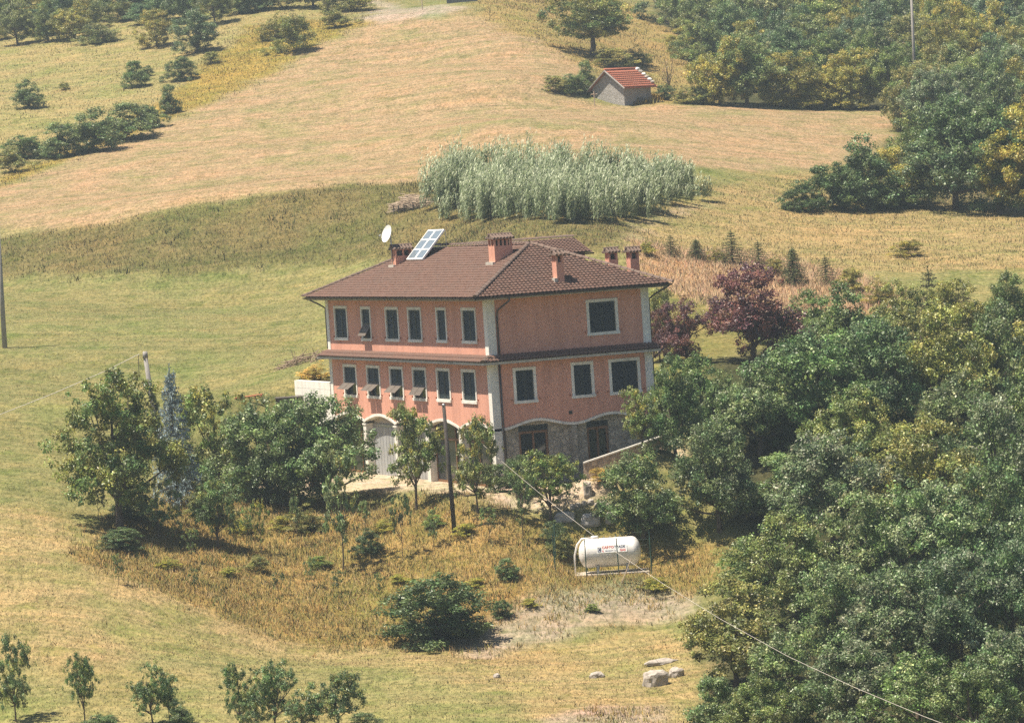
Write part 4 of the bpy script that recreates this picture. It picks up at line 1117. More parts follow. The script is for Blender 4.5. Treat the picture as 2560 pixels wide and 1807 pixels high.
place('olivebush', 640, 1430, 1385, 70, 'shrub', 'olive shrub on the middle of the bank')
place('olivebush', 510, 1300, 1235, 120, 'shrub', 'olive shrub above the small leafy tree on the left')
place('olivebush', 760, 1330, 1260, 110, 'shrub', 'olive shrub below the two dense round trees')
place('bush', 475, 1215, 1135, 130, 'shrub', 'green shrub under the blue spruce')
for px, b, t, w, lb in ((297, 1462, 1385, 40, 'lowest on the left part of the bank'), (697, 1488, 1430, 34, 'left one of the two stunted ones below the bank'), (845, 1484, 1425, 36, 'right one of the two stunted ones below the bank'), (585, 1385, 1255, 46, 'leaning beside the small leafy tree'), (745, 1370, 1240, 40, 'between the round trees and the tall thin one'), (488, 1480, 1420, 24, 'bare and thin on the open slope')):
    place('sapling', px, b, t, w, 'sapling', 'small sapling ' + lb)
for px, b, t, w, lb in ((480, 1405, 1320, 44, 'below the thin pale one'), (915, 1345, 1250, 44, 'left of the garage tree'), (1085, 1372, 1270, 40, 'left of the dark pole'), (780, 1470, 1390, 36, 'low in the middle of the bank'), (1225, 1360, 1268, 44, 'right of the dark pole'), (620, 1350, 1270, 40, 'under the dense trees'), (950, 1500, 1430, 30, 'above the large dark bush')):
    place('sapling', px, b, t, w, 'sapling', 'thin sapling ' + lb, 'thin saplings on the bank', tint=LGT)
for px, b, t, w, lb in ((40, 1805, 1585, 100, 'in the bottom left corner'), (212, 1805, 1632, 78, 'second from the left along the bottom edge'), (383, 1812, 1650, 105, 'bushy, third from the left along the bottom edge'), (425, 1806, 1690, 60, 'right behind the third tree of the bottom edge'), (603, 1820, 1655, 90, 'open branched in the middle of the bottom row'), (690, 1835, 1650, 120, 'tallest of the middle clump on the bottom edge'), (760, 1842, 1720, 110, 'low and dense in the middle clump'), (850, 1835, 1675, 145, 'rightmost along the bottom edge with a clear trunk'), (640, 1840, 1720, 80, 'small, filling the middle clump')):
    place('fruit', px, b, t, w, 'young_tree', 'young green tree ' + lb, 'young trees along the bottom edge', tint=(.95, 1.05, 1.05))
place('bush', 450, 1815, 1745, 75, 'shrub', 'green shrub on the bottom edge right of the bushy third tree')
place('bush', 905, 1840, 1782, 110, 'shrub', 'low bush on the bottom edge by the clear trunked young tree')
place('bush', 255, 1835, 1785, 100, 'shrub', 'low bush on the bottom edge by the second young tree')
place('darkbush', 391, 1092, 972, 34, 'ivy', 'dark ivy column wrapped around the lower part of the grey pole', cat='ivy')
for px, b, t, w, kd, lb in ((605, 1335, 1268, 70, 'olivebush', 'right of the small leafy tree'), (705, 1325, 1265, 60, 'olivebush', 'below the dense trees'), (962, 1330, 1268, 70, 'olivebush', 'left of the garage tree trunk'), (1085, 1318, 1270, 66, 'bush', 'between the garage tree and the dark pole'), (1165, 1340, 1290, 60, 'olivebush', 'right of the dark pole foot'), (800, 1420, 1372, 64, 'bush', 'beside the tall thin young tree'), (1000, 1460, 1420, 60, 'olivebush', 'above the large dark bush'), (1190, 1470, 1432, 56, 'olivebush', 'left of the tank fence'), (420, 1420, 1378, 70, 'olivebush', 'on the left part of the bank'), (570, 1440, 1402, 60, 'olivebush', 'low on the left part of the bank'), (1325, 1520, 1484, 50, 'olivebush', 'on the bare earth below the tank'), (1480, 1530, 1500, 46, 'bush', 'small, on the bare earth below the tank'), (1640, 1480, 1420, 90, 'olivebush', 'right of the tank in the dry grass')):
    place(kd, px, b, b - (b - t) * .6, w, 'weed_clump', 'leafy weed clump ' + lb, 'weed clumps on the bank', tint=(1.6, 1.5, 1.0), cat='weed')
# -- right of the house
place('fruit', 1530, 1150, 998, 85, 'young_tree', 'small green tree standing before the end wall window', var=0)
place('fruit', 1605, 1140, 965, 110, 'young_tree', 'second green tree before the end wall, nearer its right corner', tint=OLV, var=1)
place('oak', 1690, 1140, 885, 165, 'garden_tree', 'dark green tree hiding the right corner of the house', tint=(.95, 1, .9))
place('oak', 1610, 1348, 1120, 225, 'garden_tree', 'dark round tree just above the gas tank', tint=(.95, 1.0, .9))
place('oak', 1800, 1330, 1050, 240, 'garden_tree', 'green tree right of the dark round tree above the tank')
place('oak', 1765, 1140, 885, 210, 'garden_tree', 'green tree right behind the corner tree', tint=(.95, 1, .9))
place('plum', 1888, 915, 660, 255, 'purple_plum', 'large round purple leaved tree behind the house', var=0)
place('plum', 1717, 905, 742, 140, 'purple_plum', 'small purple leaved tree with visible trunk left of the large one', var=1)
place('plum', 1650, 905, 770, 80, 'purple_plum', 'small purple leaved tree touching the house corner', var=0, tint=(.9, 1, 1))
place('olivebush', 1655, 860, 715, 85, 'young_tree', 'yellow green tree top rising behind the right roof corner', cat='tree')
FOREST = [('oak', 1900, 1135, 900, 240), ('oak', 2052, 1112, 815, 320), ('oak', 2205, 1100, 795, 290), ('olive', 2350, 1085, 755, 270), ('oak', 2500, 1085, 750, 250),
 ('bush', 2140, 905, 705, 170), ('olive', 2255, 885, 700, 160), ('olive', 2400, 885, 695, 170), ('oak', 2530, 880, 680, 170), ('bush', 2030, 870, 725, 170), ('bush', 1945, 860, 790, 150),
 ('silver', 2092, 1400, 1070, 320), ('olive', 2330, 1365, 1035, 310), ('silver', 2500, 1325, 985, 270), ('olive', 2225, 1255, 1000, 220),
 ('oak', 1985, 1565, 1270, 270), ('silver', 2170, 1545, 1225, 270), ('silver', 2335, 1545, 1190, 280), ('oak', 2490, 1505, 1150, 270),
 ('silver', 2400, 1725, 1375, 300), ('silver', 2545, 1705, 1340, 260), ('silver', 2262, 1745, 1405, 280), ('oak', 2110, 1705, 1400, 260), ('bush', 1890, 1480, 1340, 200),
 ('olive', 1842, 1725, 1435, 290), ('oak', 1990, 1850, 1560, 260), ('silver', 2150, 1870, 1590, 260), ('silver', 2300, 1890, 1620, 280), ('oak', 2450, 1910, 1625, 280), ('silver', 2560, 1860, 1560, 260), ('bush', 1790, 1850, 1690, 160), ('oak', 1895, 1890, 1690, 210),
 ('bush', 1960, 1270, 1130, 200), ('oak', 2600, 1250, 900, 280), ('oak', 2620, 1600, 1250, 280), ('olive', 2590, 990, 760, 220), ('oak', 2140, 1240, 960, 240), ('oak', 2420, 1210, 930, 260), ('bush', 2000, 1000, 870, 200)]
PLN = {'oak': 'green broadleaf tree', 'silver': 'silvery green leafed tree', 'olive': 'olive green leafed tree', 'bush': 'green bushy shrub', 'olivebush': 'olive green shrub', 'darkbush': 'dark green shrub'}
for kd, px, b, t, w in FOREST:
    where = ['uppermost', 'upper', 'middle', 'lower', 'lowest'][sum(b > k for k in (950, 1150, 1420, 1650))] + ' part, ' + ['left edge', 'left of centre', 'centre', 'right of centre', 'right edge'][sum(px > k for k in (1920, 2100, 2290, 2450))] + ','
    place(kd, px, b, t, w, {'bush': 'shrub'}.get(kd, 'woodland_tree'), '%s, %s of the thicket right of the house' % (PLN[kd], where), 'thicket right of the house', tint=random.choice([(1, 1, 1), (.85, .95, .95), (1.3, 1.22, .95), (1.15, 1.15, .9), (1.2, 1.2, 1.15)]))
# conifers in the rough grass
for kd, px, b, t, w, lb in (('openspruce', 1678, 640, 575, 70, 'first from the left'), ('spruce', 1742, 650, 590, 72, 'second from the left'), ('openspruce', 1832, 662, 560, 100, 'third from the left'), ('openspruce', 1897, 664, 590, 84, 'fourth from the left'), ('spruce', 1985, 712, 600, 92, 'dense, behind the purple tree'), ('openspruce', 2066, 712, 625, 84, 'thin, right of the dense one'), ('openspruce', 2330, 850, 632, 150, 'tallest, rising from the shrubs'), ('openspruce', 2415, 850, 680, 130, 'right of the tallest'), ('openspruce', 2524, 830, 640, 130, 'nearest the right edge')):
    place(kd, px, b, b - (b - t) * .84, w, 'young_spruce', 'young spruce in the rough grass, ' + lb, 'young spruces behind the house', cat='tree', tint=random.choice([(1.9, 1.75, 1.4), (1.7, 1.6, 1.4), (2.1, 1.8, 1.3)]))
for px, b, t, w, lb in ((1790, 655, 615, 60, 'between the second and third young spruces'), (1935, 690, 640, 70, 'left of the dense young spruce'), (2130, 730, 668, 80, 'in the pink dry grass'), (2200, 760, 690, 90, 'at the right end of the pink dry grass'), (1620, 640, 600, 50, 'just right of the chimneys'), (2270, 640, 600, 90, 'alone in the yellow rough grass')):
    place('olivebush', px, b, t, w, 'shrub', 'loose olive shrub ' + lb, tint=(1.3, 1.15, .9))
# dark group at the right end of the upper field
for kd, px, b, t, w, lb, ti in (('oak', 2390, 525, 235, 300, 'tall dark tree', DRK), ('olive', 2250, 512, 365, 190, 'yellow green tree', YEL), ('darkbush', 2165, 525, 335, 180, 'dark shrub', (1, 1, 1)), ('darkbush', 2085, 525, 405, 160, 'dark shrub', (1, 1, 1)), ('darkbush', 2005, 528, 450, 120, 'low dark shrub', (1, 1, 1)), ('oak', 2500, 535, 255, 270, 'tall dark tree', DRK), ('olive', 2590, 540, 250, 250, 'olive tree', OLV), ('bush', 2260, 520, 440, 160, 'green shrub', (1, 1, 1)), ('oak', 2330, 470, 260, 200, 'green tree', OLV), ('bush', 2150, 470, 395, 100, 'green shrub', (1, 1, 1))):
    place(kd, px, b, t, w, 'field_edge_tree' if 'tree' in lb else 'shrub', lb + {2390: ' left of the other tall one', 2500: ' nearest the right edge', 2590: ' cut by the right edge', 2250: ' before the tall dark ones', 2165: ' standing highest', 2085: ' left of the highest', 2005: ' furthest left', 2260: ' below the yellow green tree', 2330: ' behind the tall dark ones', 2150: ' behind the dark shrubs'}[px] + ' at the right end of the field', 'trees at the right end of the upper field', tint=ti)
# wood behind the field, right
ER = [('olive', 1722, 150, 60, 110, OLV), ('olive', 1800, 262, 95, 150, YEL), ('oak', 1868, 266, 88, 185, OLV), ('olive', 1965, 268, 128, 170, OLV), ('olive', 2065, 270, 140, 150, YEL), ('olivebush', 2010, 272, 205, 110, OLV), ('olive', 2150, 272, 120, 150, OLV), ('olivebush', 2110, 274, 210, 110, OLV), ('oak', 2232, 275, 110, 150, OLV), ('olivebush', 1770, 262, 200, 90, YEL)]
for kd, px, b, t, w, ti in ER:
    place(kd, px, b, t, w, 'woodland_tree' if kd != 'olivebush' else 'shrub', '%s, %s along the edge of the wood behind the field' % ({'olive': 'yellowish green tree', 'oak': 'dense green tree', 'olivebush': 'low yellowish shrub'}[kd], {1722: 'highest up', 1800: 'first', 1868: 'second', 1965: 'third', 2065: 'fourth', 2010: 'middle', 2150: 'fifth', 2110: 'rightmost', 2232: 'last', 1770: 'leftmost'}[px]), 'edge of the wood behind the field', tint=ti)
rr = random.Random(5)
row = 0
b = 235
while b > -170:
    x0 = 1640 if b < 90 else (1720 if b < 180 else 1830)
    px = x0 + rr.uniform(0, 60)
    while px < 2720:
        t = b - rr.uniform(120, 175); kd = rr.choice(['oak', 'oak', 'olive', 'olive', 'silver'])
        place(kd, px, b + rr.uniform(-8, 8), t, rr.uniform(110, 165), 'woodland_tree', PLN[kd] + ' in the %s, %s part of the wood behind the field' % ('front' if b > 130 else 'middle' if b > 20 else 'top', ['left', 'left middle', 'middle', 'right middle', 'right'][sum(px > k for k in (1830, 2030, 2230, 2430))]), 'wood behind the field', tint=rr.choice([(1, 1, 1), OLV, YEL, (.85, .95, 1.0), (1.15, 1.1, .85)]))
        px += rr.uniform(70, 115)
    b -= 36 if b > 60 else 50
for px, bb in ((2280, 330), (2340, 345), (2420, 330), (2500, 345), (2580, 330), (2440, 300), (2540, 290), (2350, 290), (2620, 300)):
    kd = rr.choice(['oak', 'olive', 'silver'])
    place(kd, px, bb, bb - rr.uniform(160, 200), rr.uniform(140, 180), 'woodland_tree', PLN[kd] + ' above the right end of the field', 'wood above the right end of the field', tint=rr.choice([(1, 1, 1), OLV]))
# walnut by the shed and bushes there
place('lone', 1480, 140, -30, 240, 'walnut_tree', 'large round tree standing alone above the small shed', var=1, tint=(1.05, 1.05, .9))
for kd, px, b, t, w, lb in (('olivebush', 1388, 232, 190, 70, 'furthest left of the shed'), ('bush', 1432, 238, 188, 75, 'second left of the shed'), ('bush', 1468, 232, 152, 60, 'tall, touching the left side of the shed'), ('darkbush', 1665, 250, 212, 60, 'dark, right of the shed'), ('olivebush', 1712, 260, 212, 80, 'further right of the shed'), ('twig', 1675, 232, 148, 60, 'leafless, right of the shed'), ('olivebush', 1530, 170, 120, 110, 'greyish, below the large round tree'), ('olivebush', 1590, 160, 115, 90, 'greyish, behind the shed roof'), ('bush', 1752, 262, 222, 60, 'at the corner of the wood')):
    place(kd, px, b, t, w, 'shrub', 'shrub ' + lb, 'shrubs around the shed', tint=(1.1, 1.05, .95), cat='bush')
# slope left of the field
for kd, px, b, t, w, lb in (('bush', 62, 395, 338, 110, 'second from the left in the hedge'), ('bush', 150, 392, 305, 130, 'third in the hedge'), ('bush', 232, 380, 272, 150, 'largest in the hedge'), ('bush', 318, 350, 258, 150, 'fifth in the hedge'), ('bush', 372, 320, 262, 90, 'last on the right in the hedge'), ('olivebush', 35, 432, 365, 90, 'first on the left in the hedge'), ('bush', 70, 272, 200, 90, 'alone near the left edge'), ('bush', 338, 218, 152, 76, 'alone above the hedge'), ('darkbush', 452, 203, 143, 84, 'dark and round above the hedge'), ('bush', 425, 285, 212, 62, 'upright, just right of the hedge'), ('bush', 365, 192, 165, 40, 'small, beside the one above the hedge'), ('olivebush', 160, 225, 205, 40, 'tiny, on the pale grass'), ('olivebush', 735, 132, 38, 130, 'yellowish, at the field corner'), ('olivebush', 690, 100, 30, 90, 'olive, left of the field corner'), ('olivebush', 845, 70, 20, 90, 'below the hilltop'), ('olivebush', 530, 160, 130, 60, 'low, under the dark tree')):
    place(kd, px, b, t, w, 'shrub', 'shrub on the left slope, ' + lb, 'shrubs on the left slope', tint=(1.0, 1.0, .9), cat='bush')
place('oak', 492, 132, 22, 130, 'field_tree', 'dark green tree on the left slope near the top edge', tint=DRK)
place('olive', 392, 118, 22, 100, 'field_tree', 'lighter green tree left of the dark one near the top edge', tint=OLV)
b = 108
while b > -150:
    px = -60 + rr.uniform(0, 60)
    while px < (300 if b > 80 else 600 if b > 30 else 900):
        kd = rr.choice(['oak', 'olive', 'bush', 'olivebush']); hh = rr.uniform(70, 120) * (.6 if 'bush' in kd else 1)
        place(kd, px, b + rr.uniform(-8, 8), b - hh, rr.uniform(80, 130), 'woodland_tree' if 'bush' not in kd else 'shrub', PLN[kd] + ' in the wood along the top left edge', 'wood along the top left edge', tint=rr.choice([(1, 1, 1), BLU, OLV]))
        px += rr.uniform(45, 80)
    b -= 27

# ------------------------------------------------------------------ reeds
def make_reeds():
    rng = np.random.default_rng(21)
    poly = gpoly([(1072, 530), (1112, 556), (1250, 556), (1400, 562), (1560, 568), (1640, 552), (1716, 500), (1706, 455), (1500, 456), (1300, 445), (1150, 436), (1085, 475)])
    cq = sample_poly(poly, 1.5)                        # clumps of canes
    t_, s_ = ts(cq[:, 0], cq[:, 1])
    ch = 2.7 * (.62 + .75 * fbm(cq[:, 0] / 2.0, cq[:, 1] / 2.0, 2)) * rng.uniform(.65, 1.25, len(cq)) * (1.22 - .5 * np.clip((t_ + 6) / 18, 0, 1))
    ns = 15
    ci = np.repeat(np.arange(len(cq)), ns); N = len(ci)
    q = cq[ci] + rng.normal(0, .17, (N, 2))
    hh = .88 * ch[ci] * rng.uniform(.7, 1.1, N)
    z0 = H(q[:, 0], q[:, 1])
    nl = 13
    k = np.tile(np.linspace(.1, 1, nl), N); i = np.repeat(np.arange(N), nl)
    k = np.clip(k + rng.normal(0, .04, len(k)), .04, 1.02)
    lean = rng.normal(0, .06, (N, 2)) + RV * .10 + (q - cq[ci]) * .5
    bx_ = lambda kk: np.stack([q[i, 0] + lean[i, 0] * kk ** 1.6 * hh[i] * .6, q[i, 1] + lean[i, 1] * kk ** 1.6 * hh[i] * .6, z0[i] + kk * hh[i]], 1)
    base = bx_(k)
    az = rng.uniform(0, 2 * math.pi, len(i)); dr = np.stack([np.cos(az), np.sin(az)], 1) * .55 + RV * .45
    ln = rng.uniform(.35, .75, len(i)) * (1.05 - .3 * k); w = rng.uniform(.028, .052, len(i))
    up = rng.uniform(.5, 1.5, len(i)); sd = np.stack([-dr[:, 1], dr[:, 0]], 1) / (np.linalg.norm(dr, axis=1)[:, None] + .05)
    m1 = base + np.concatenate([dr * (ln * .5)[:, None], (ln * up * .55)[:, None]], 1)
    tip = base + np.concatenate([dr * ln[:, None], (ln * (up * .6 - .08))[:, None]], 1)
    sw = np.concatenate([sd * w[:, None], np.zeros((len(i), 1))], 1)
    v = np.stack([base, m1 - sw, tip, m1 + sw], 1).reshape(-1, 3)
    f = np.arange(len(v)).reshape(-1, 4)
    lo, hi = np.array([.15, .22, .08]), np.array([.66, .69, .50])
    mixk = np.clip(rng.beta(1.1, 1.3, len(i)) * (.55 + .6 * k), 0, 1)[:, None]
    cv = np.repeat((lo + (hi - lo) * mixk) * rng.uniform(.75, 1.2, (len(i), 1)), 4, 0)
    o = mesh_obj('reeds', v, f, M['reed'], cols=cv)
    tag(o, 'tall pale green reed bed on the berm behind the house', 'reeds', kind='stuff')
make_reeds()

# ------------------------------------------------------------------ gas tank and its enclosure
R3V = np.array([RV[0], RV[1], 0.]); H3V = np.array([HV[0], HV[1], 0.]); UP = np.array([0, 0, 1.])
tk = tag(empty('gas_tank', (PADC[0], PADC[1], PADZ)), 'white cylindrical gas tank with a printed label on a concrete pad', 'gas tank')
TR, TLN = .69, 2.98; TZ = .32 + TR
v = []; f = []; prof = []
for i in range(7):
    a = math.pi / 2 * i / 6; prof.append((-TLN / 2 + .42 * (1 - math.sin(a)), TR * math.cos(math.pi / 2 - a) if i else .001))
prof = [(-TLN / 2 + .42 * (1 - math.cos(math.pi / 2 * i / 7)), max(.001, TR * math.sin(math.pi / 2 * i / 7))) for i in range(8)]
prof = prof + [(-p, r) for p, r in prof[::-1]]
nn = 32
for p, r in prof:
    for k in range(nn):
        t = 2 * math.pi * k / nn
        v.append(R3V * p + H3V * r * math.cos(t) + UP * (TZ + r * math.sin(t)))
for i in range(len(prof) - 1):
    for k in range(nn): f.append((i * nn + k, i * nn + (k + 1) % nn, (i + 1) * nn + (k + 1) % nn, (i + 1) * nn + k))
mesh_obj('tank_body', v, f, M['tank'], tk, True)
for px_ in (-.62, .78):
    for d_ in (-.42, .42):
        MB().obox(R3V * px_ + H3V * d_ + UP * .22, R3V * .12, H3V * .10, UP * .48).build('leg', M['steel'], tk)
c0 = R3V * -.68 + UP * (TZ + TR)
dm = MB().tube([c0 - UP * .04, c0 + UP * .08, c0 + UP * .12], [.18, .18, .165], 20); dm.build('valve_dome', M['tank'], tk, True)
for k in (-.25, .05, .3, .5): MB().tube([R3V * k + UP * (TZ + TR - .02), R3V * k + UP * (TZ + TR + .06)], .03, 8).build('fitting', M['steel'], tk)
MB().tube([c0 + UP * .03 - R3V * .15, c0 + UP * .02 - R3V * .62, c0 - UP * .25 - R3V * .86, c0 - UP * .75 - R3V * 1.0, c0 - R3V * 1.03 - UP * (TZ + TR)], .045, 8).build('pipe', M['tank'], tk, True)
# label on the flank that faces down the slope
ld = -H3V * math.cos(.30) + UP * math.sin(.30); lu = UP * math.cos(.30) + H3V * math.sin(.30)
lc = UP * TZ + ld * (TR + .012) + R3V * .10
MB().obox(lc, R3V * 1.42, lu * .34, ld * .012).build('label_plate', M['sticker'], tk)
def text_mesh(name, s, size, origin, mat, parent, bold=.006):
    cu = bpy.data.curves.new('lettering', 'FONT'); cu.body = s; cu.size = size; cu.offset = bold
    to = bpy.data.objects.new('lettering', cu); COL.objects.link(to)
    me = bpy.data.meshes.new_from_object(to.evaluated_get(bpy.context.evaluated_depsgraph_get()))
    bpy.data.objects.remove(to)
    wd = 0
    for vv in me.vertices:
        a, b = vv.co.x, vv.co.y; wd = max(wd, a)
        vv.co = Vector(origin + R3V * a + lu * b + ld * .002)
    me.materials.clear(); me.materials.append(mat); me.name = name
    link(bpy.data.objects.new(name, me), parent)
    return wd
lf = lc + ld * .007
MB().obox(lf - R3V * .60 - lu * .02, R3V * .17, lu * .22, ld * .004).build('label_emblem', M['blue'], tk)
MB().tube([lf - R3V * .60 - lu * .02 + ld * .004 + R3V * .055 * math.cos(t) + lu * .07 * math.sin(t) for t in np.linspace(.6, 5.6, 14)], .012, 5).build('emblem_ring', M['sticker'], tk)
o_ = lf - R3V * .47 + lu * .03
w_ = text_mesh('lettering', 'CARBO', .165, o_, M['red'], tk)
text_mesh('lettering', 'TRADE', .165, o_ + R3V * (w_ + .02), M['blue'], tk)
o_ = lf - R3V * .47 - lu * .125
w_ = text_mesh('lettering', 'IL', .11, o_, M['red'], tk)
w2_ = text_mesh('lettering', 'PRODOTTO', .095, o_ + R3V * (w_ + .05), M['blue'], tk, .002)
text_mesh('lettering', 'GAS', .15, lf + R3V * .36 - lu * .13, M['red'], tk)
tag(MB().obox((PADC[0], PADC[1], PADZ - .02), R3V * 3.6, H3V * 1.7, UP * .16).build('concrete_pad', M['concrete']), 'flat concrete slab under the white gas tank', 'slab')
fence = tag(empty('wire_fence', (PADC[0], PADC[1], PADZ)), 'thin green wire fence standing around the gas tank', 'fence')
fp = [(-2.65, -1.0), (-1.2, -1.05), (.35, -1.0), (1.9, -.95), (2.0, 1.2), (.4, 1.35), (-1.1, 1.3), (-2.6, 1.2)]
tops = []
for i, (a, b) in enumerate(fp):
    q = R3V * a + H3V * b; zz = float(H(PADC[0] + q[0], PADC[1] + q[1])) - PADZ
    tp = q + UP * (zz + 1.75) + R3V * random.uniform(-.06, .06)
    MB().tube([q + UP * (zz - .15), tp], .028, 6).build('post', M['greenpost'], fence); tops.append((q + UP * zz, tp))
for k_ in (.25, .6, .97):
    for (a, b), (c, e) in zip(tops, tops[1:] + tops[:1]):
        MB().tube([a + (b - a) * k_, c + (e - c) * k_], .004, 4).build('wire', M['greenpost'], fence)
st0 = ground(1553, 1460); st1 = st0 + UP * 1.12 + R3V * .55
tag(MB().tube([st0 - UP * .05, (st0 + st1) / 2 + R3V * .02, st1], [.03, .026, .02], 6).build('leaning_stake', M['cane']), 'pale wooden stake leaning below the right end of the tank', 'stake')

# ------------------------------------------------------------------ poles and cables
def pole(name, px, base, tpx, top, r0, r1, mat, label, extra=None):
    p = ground(px, base); dist = (p - CC) @ HV3
    tp = at_s(tpx, top, dist)
    root = tag(empty(name, tuple(p)), label, 'utility pole')
    d_ = tp - p
    MB().tube([-UP * .4, d_ * .5, d_], [r0, (r0 + r1) / 2, r1], 10).build('shaft', M[mat], root, True)
    if extra: extra(root, d_)
    return p, tp
HV3 = H3V
def insul(root, d_):
    MB().tube([d_ - UP * .25 + R3V * .02, d_ + UP * .12 + R3V * .02], [.16, .13], 8).build('junction_box', M['poleconc'], root, True)
    MB().tube([d_ - UP * .1, d_ - R3V * .35 - UP * .05, d_ - R3V * .4 - UP * 1.2], .02, 5).build('drop_cable', M['gutter'], root)
def ironcap(root, d_): MB().tube([d_ - UP * .05, d_ + UP * .06], [.10, .06], 8).build('pole_cap', M['steel'], root, True)
_, ptop = pole('utility_pole', 394, 1090, 362, 884, .17, .12, 'poleconc', 'grey pole with a white box on top behind the broad left tree', insul)
pole('utility_pole', 1137, 1335, 1109, 1012, .12, .085, 'polewood', 'dark tarred pole on the bank before the house front', ironcap)
pole('utility_pole', 2291, 274, 2276, -60, .16, .10, 'poleconc', 'tall pale pole at the right end of the upper field', ironcap)
pole('utility_pole', 12, 870, -6, 560, .17, .12, 'poleconc', 'grey pole cut by the left edge on the meadow', ironcap)
def cable(label, pts, r=.016):
    tag(MB().tube(pts, r, 5).build('overhead_cable', M['wire']), label, 'cable')
sp = (ptop - CC) @ HV3
cable('pale cable running from the grey pole to the left edge', [ptop - R3V * .3, at_s(262, 928, sp - 1), at_s(130, 985, sp - 2.5), at_s(0, 1036, sp - 4), at_s(-120, 1078, sp - 6)])
cable('thin pale cable running from the house front to the bottom right', [on(0, -.04, 1165.7, 1073)] + [at_s(a, b, s) for a, b, s in ((1237, 1138, 200), (1310, 1200, 193), (1395, 1270, 186), (1481, 1336, 178), (1541, 1380, 173), (1660, 1460, 163), (1800, 1546, 153), (1970, 1640, 143), (2140, 1719, 134), (2310, 1790, 126), (2560, 1885, 114))], .008)

# ------------------------------------------------------------------ walls and yard things
wt = on(0, -.05, 780, 953)[2]
yw1, yw0 = on(0, -.05, 736, 956)[1], 23.1
wall = tag(empty('white_retaining_wall', (0, (yw0 + yw1) / 2, wt - 1.9)), 'low white concrete wall at the left end of the house', 'wall')
for i in range(8):
    o = MB().box(-.05 - .006 * (i % 2), .25, yw0, yw1, wt - .42 * (i + 1) + .014, wt - .42 * i).build('wall_course', M['white']); o.parent = wall; o.matrix_parent_inverse = Matrix.Translation(-wall.location)
# ramp wall
rw = tag(empty('ramp_wall', (3.41, -3.0, .3), math.atan2(-2.0, 3.65)), 'sloping stone garden wall with pale coping right of the house corner', 'wall')
RL = math.hypot(3.65, 2.0)
def ramp_block(z0a, z0b, z1a, z1b, wd, x0, x1):
    return MB().add([(x0, -wd, z0a), (x1, -wd, z0b), (x1, wd, z0b), (x0, wd, z0a), (x0, -wd, z1a), (x1, -wd, z1b), (x1, wd, z1b), (x0, wd, z1a)], [(0, 3, 2, 1), (4, 5, 6, 7), (0, 1, 5, 4), (1, 2, 6, 5), (2, 3, 7, 6), (3, 0, 4, 7)])
ramp_block(-1.2, -.4, .63, 1.78, .15, 0, RL).build('stonework', M['rampstone'], rw)
for i in range(6):
    a_, b_ = i / 6, (i + 1) / 6
    f_ = lambda k: .633 + 1.15 * k
    ramp_block(f_(a_), f_(b_), f_(a_) + .07, f_(b_) + .07, .2, RL * a_ + .008, RL * b_ - .008).build('coping_slab', M['white'], rw)
place('olivebush', 1512, 1208, 1172, 90, 'shrub', 'low dry orange shrub before the sloping garden wall', tint=(1.9, 1.3, .9))
def rock_mesh(name, seed, size, mat, loc, flat=.7, parent=None, angular=0.0, rz=0.):
    rng = np.random.default_rng(seed)
    import bmesh
    bm = bmesh.new(); bmesh.ops.create_icosphere(bm, subdivisions=3, radius=1)
    co = np.array([vv.co[:] for vv in bm.verts])
    if angular:
        co = np.sign(co) * np.abs(co) ** (1 - angular * .6); co /= np.abs(co).max()
    n_ = np.array([fbm(co[:, 0] * 1.3 + seed, co[:, 1] * 1.3 + co[:, 2] * 1.7, 4)])[0]
    n2_ = fbm(co[:, 0] * 4.3 + seed, co[:, 1] * 4.1 - co[:, 2] * 3.7, 3)
    co = co * (.62 + .55 * n_ + .28 * n2_)[:, None]
    co = co * np.array(size) * np.array([1, 1, flat])
    c_, s_ = math.cos(rz), math.sin(rz); co[:, :2] = co[:, :2] @ np.array([[c_, s_], [-s_, c_]])
    for vv, c in zip(bm.verts, co): vv.co = c
    me = bpy.data.meshes.new(name); bm.to_mesh(me); bm.free(); me.materials.append(M[mat])
    o = bpy.data.objects.new(name, me); o.location = loc
    return link(o, parent)
def rock(px, py, sx, sy, sz, seed, name, label, mat='rock', group=None, sink=.25, angular=0., cat='rock', rz=0.):
    p = ground(px, py)
    o = rock_mesh(name, seed, (sx, sy, sz), mat, (p[0], p[1], p[2] + sz * (.5 - sink)), 1.0, None, angular, rz)
    return tag(o, label, cat, group)
a_ = math.atan2(RV[1], RV[0])
rock(1413, 1306, .46, .22, .26, 3, 'stone_block', 'long grey stone block, left of the three above the tank', 'blockstone', 'grey stone blocks', .1, .8, 'stone block', a_)
rock(1478, 1310, .46, .26, .32, 4, 'stone_block', 'big grey stone block, middle of the three above the tank', 'blockstone', 'grey stone blocks', .1, .8, 'stone block', a_)
rock(1531, 1310, .32, .25, .30, 5, 'stone_block', 'smaller grey stone block, right of the three above the tank', 'blockstone', 'grey stone blocks', .1, .8, 'stone block', a_)
for i, (px, py) in enumerate(((1432, 1272), (1446, 1270), (1462, 1270), (1478, 1268), (1494, 1270), (1508, 1268), (1522, 1272), (1538, 1272), (1552, 1268))):
    rock(px, py, .15, .13, .14, 30 + i, 'rubble_stone', 'small pale rubble stone in the row behind the grey blocks', 'rock', 'row of rubble stones behind the blocks', .1, .3, 'stone')
rock(1470, 1245, .2, .2, .42, 50, 'gate_pier', 'rough pale stone pier beside the drive', 'rock', None, .0, .7, 'pier', a_)
rock(1640, 1712, .52, .42, .46, 60, 'boulder', 'pale boulder on the lower slope beside the thicket', 'rock', None, .15, .45)
rock(1492, 1694, .36, .25, .2, 61, 'boulder', 'low pale stone left of the boulder on the lower slope', 'rock')
rock(1655, 1660, .75, .3, .18, 62, 'rock_ledge', 'flat rock ledge just above the pale boulder', 'rock')
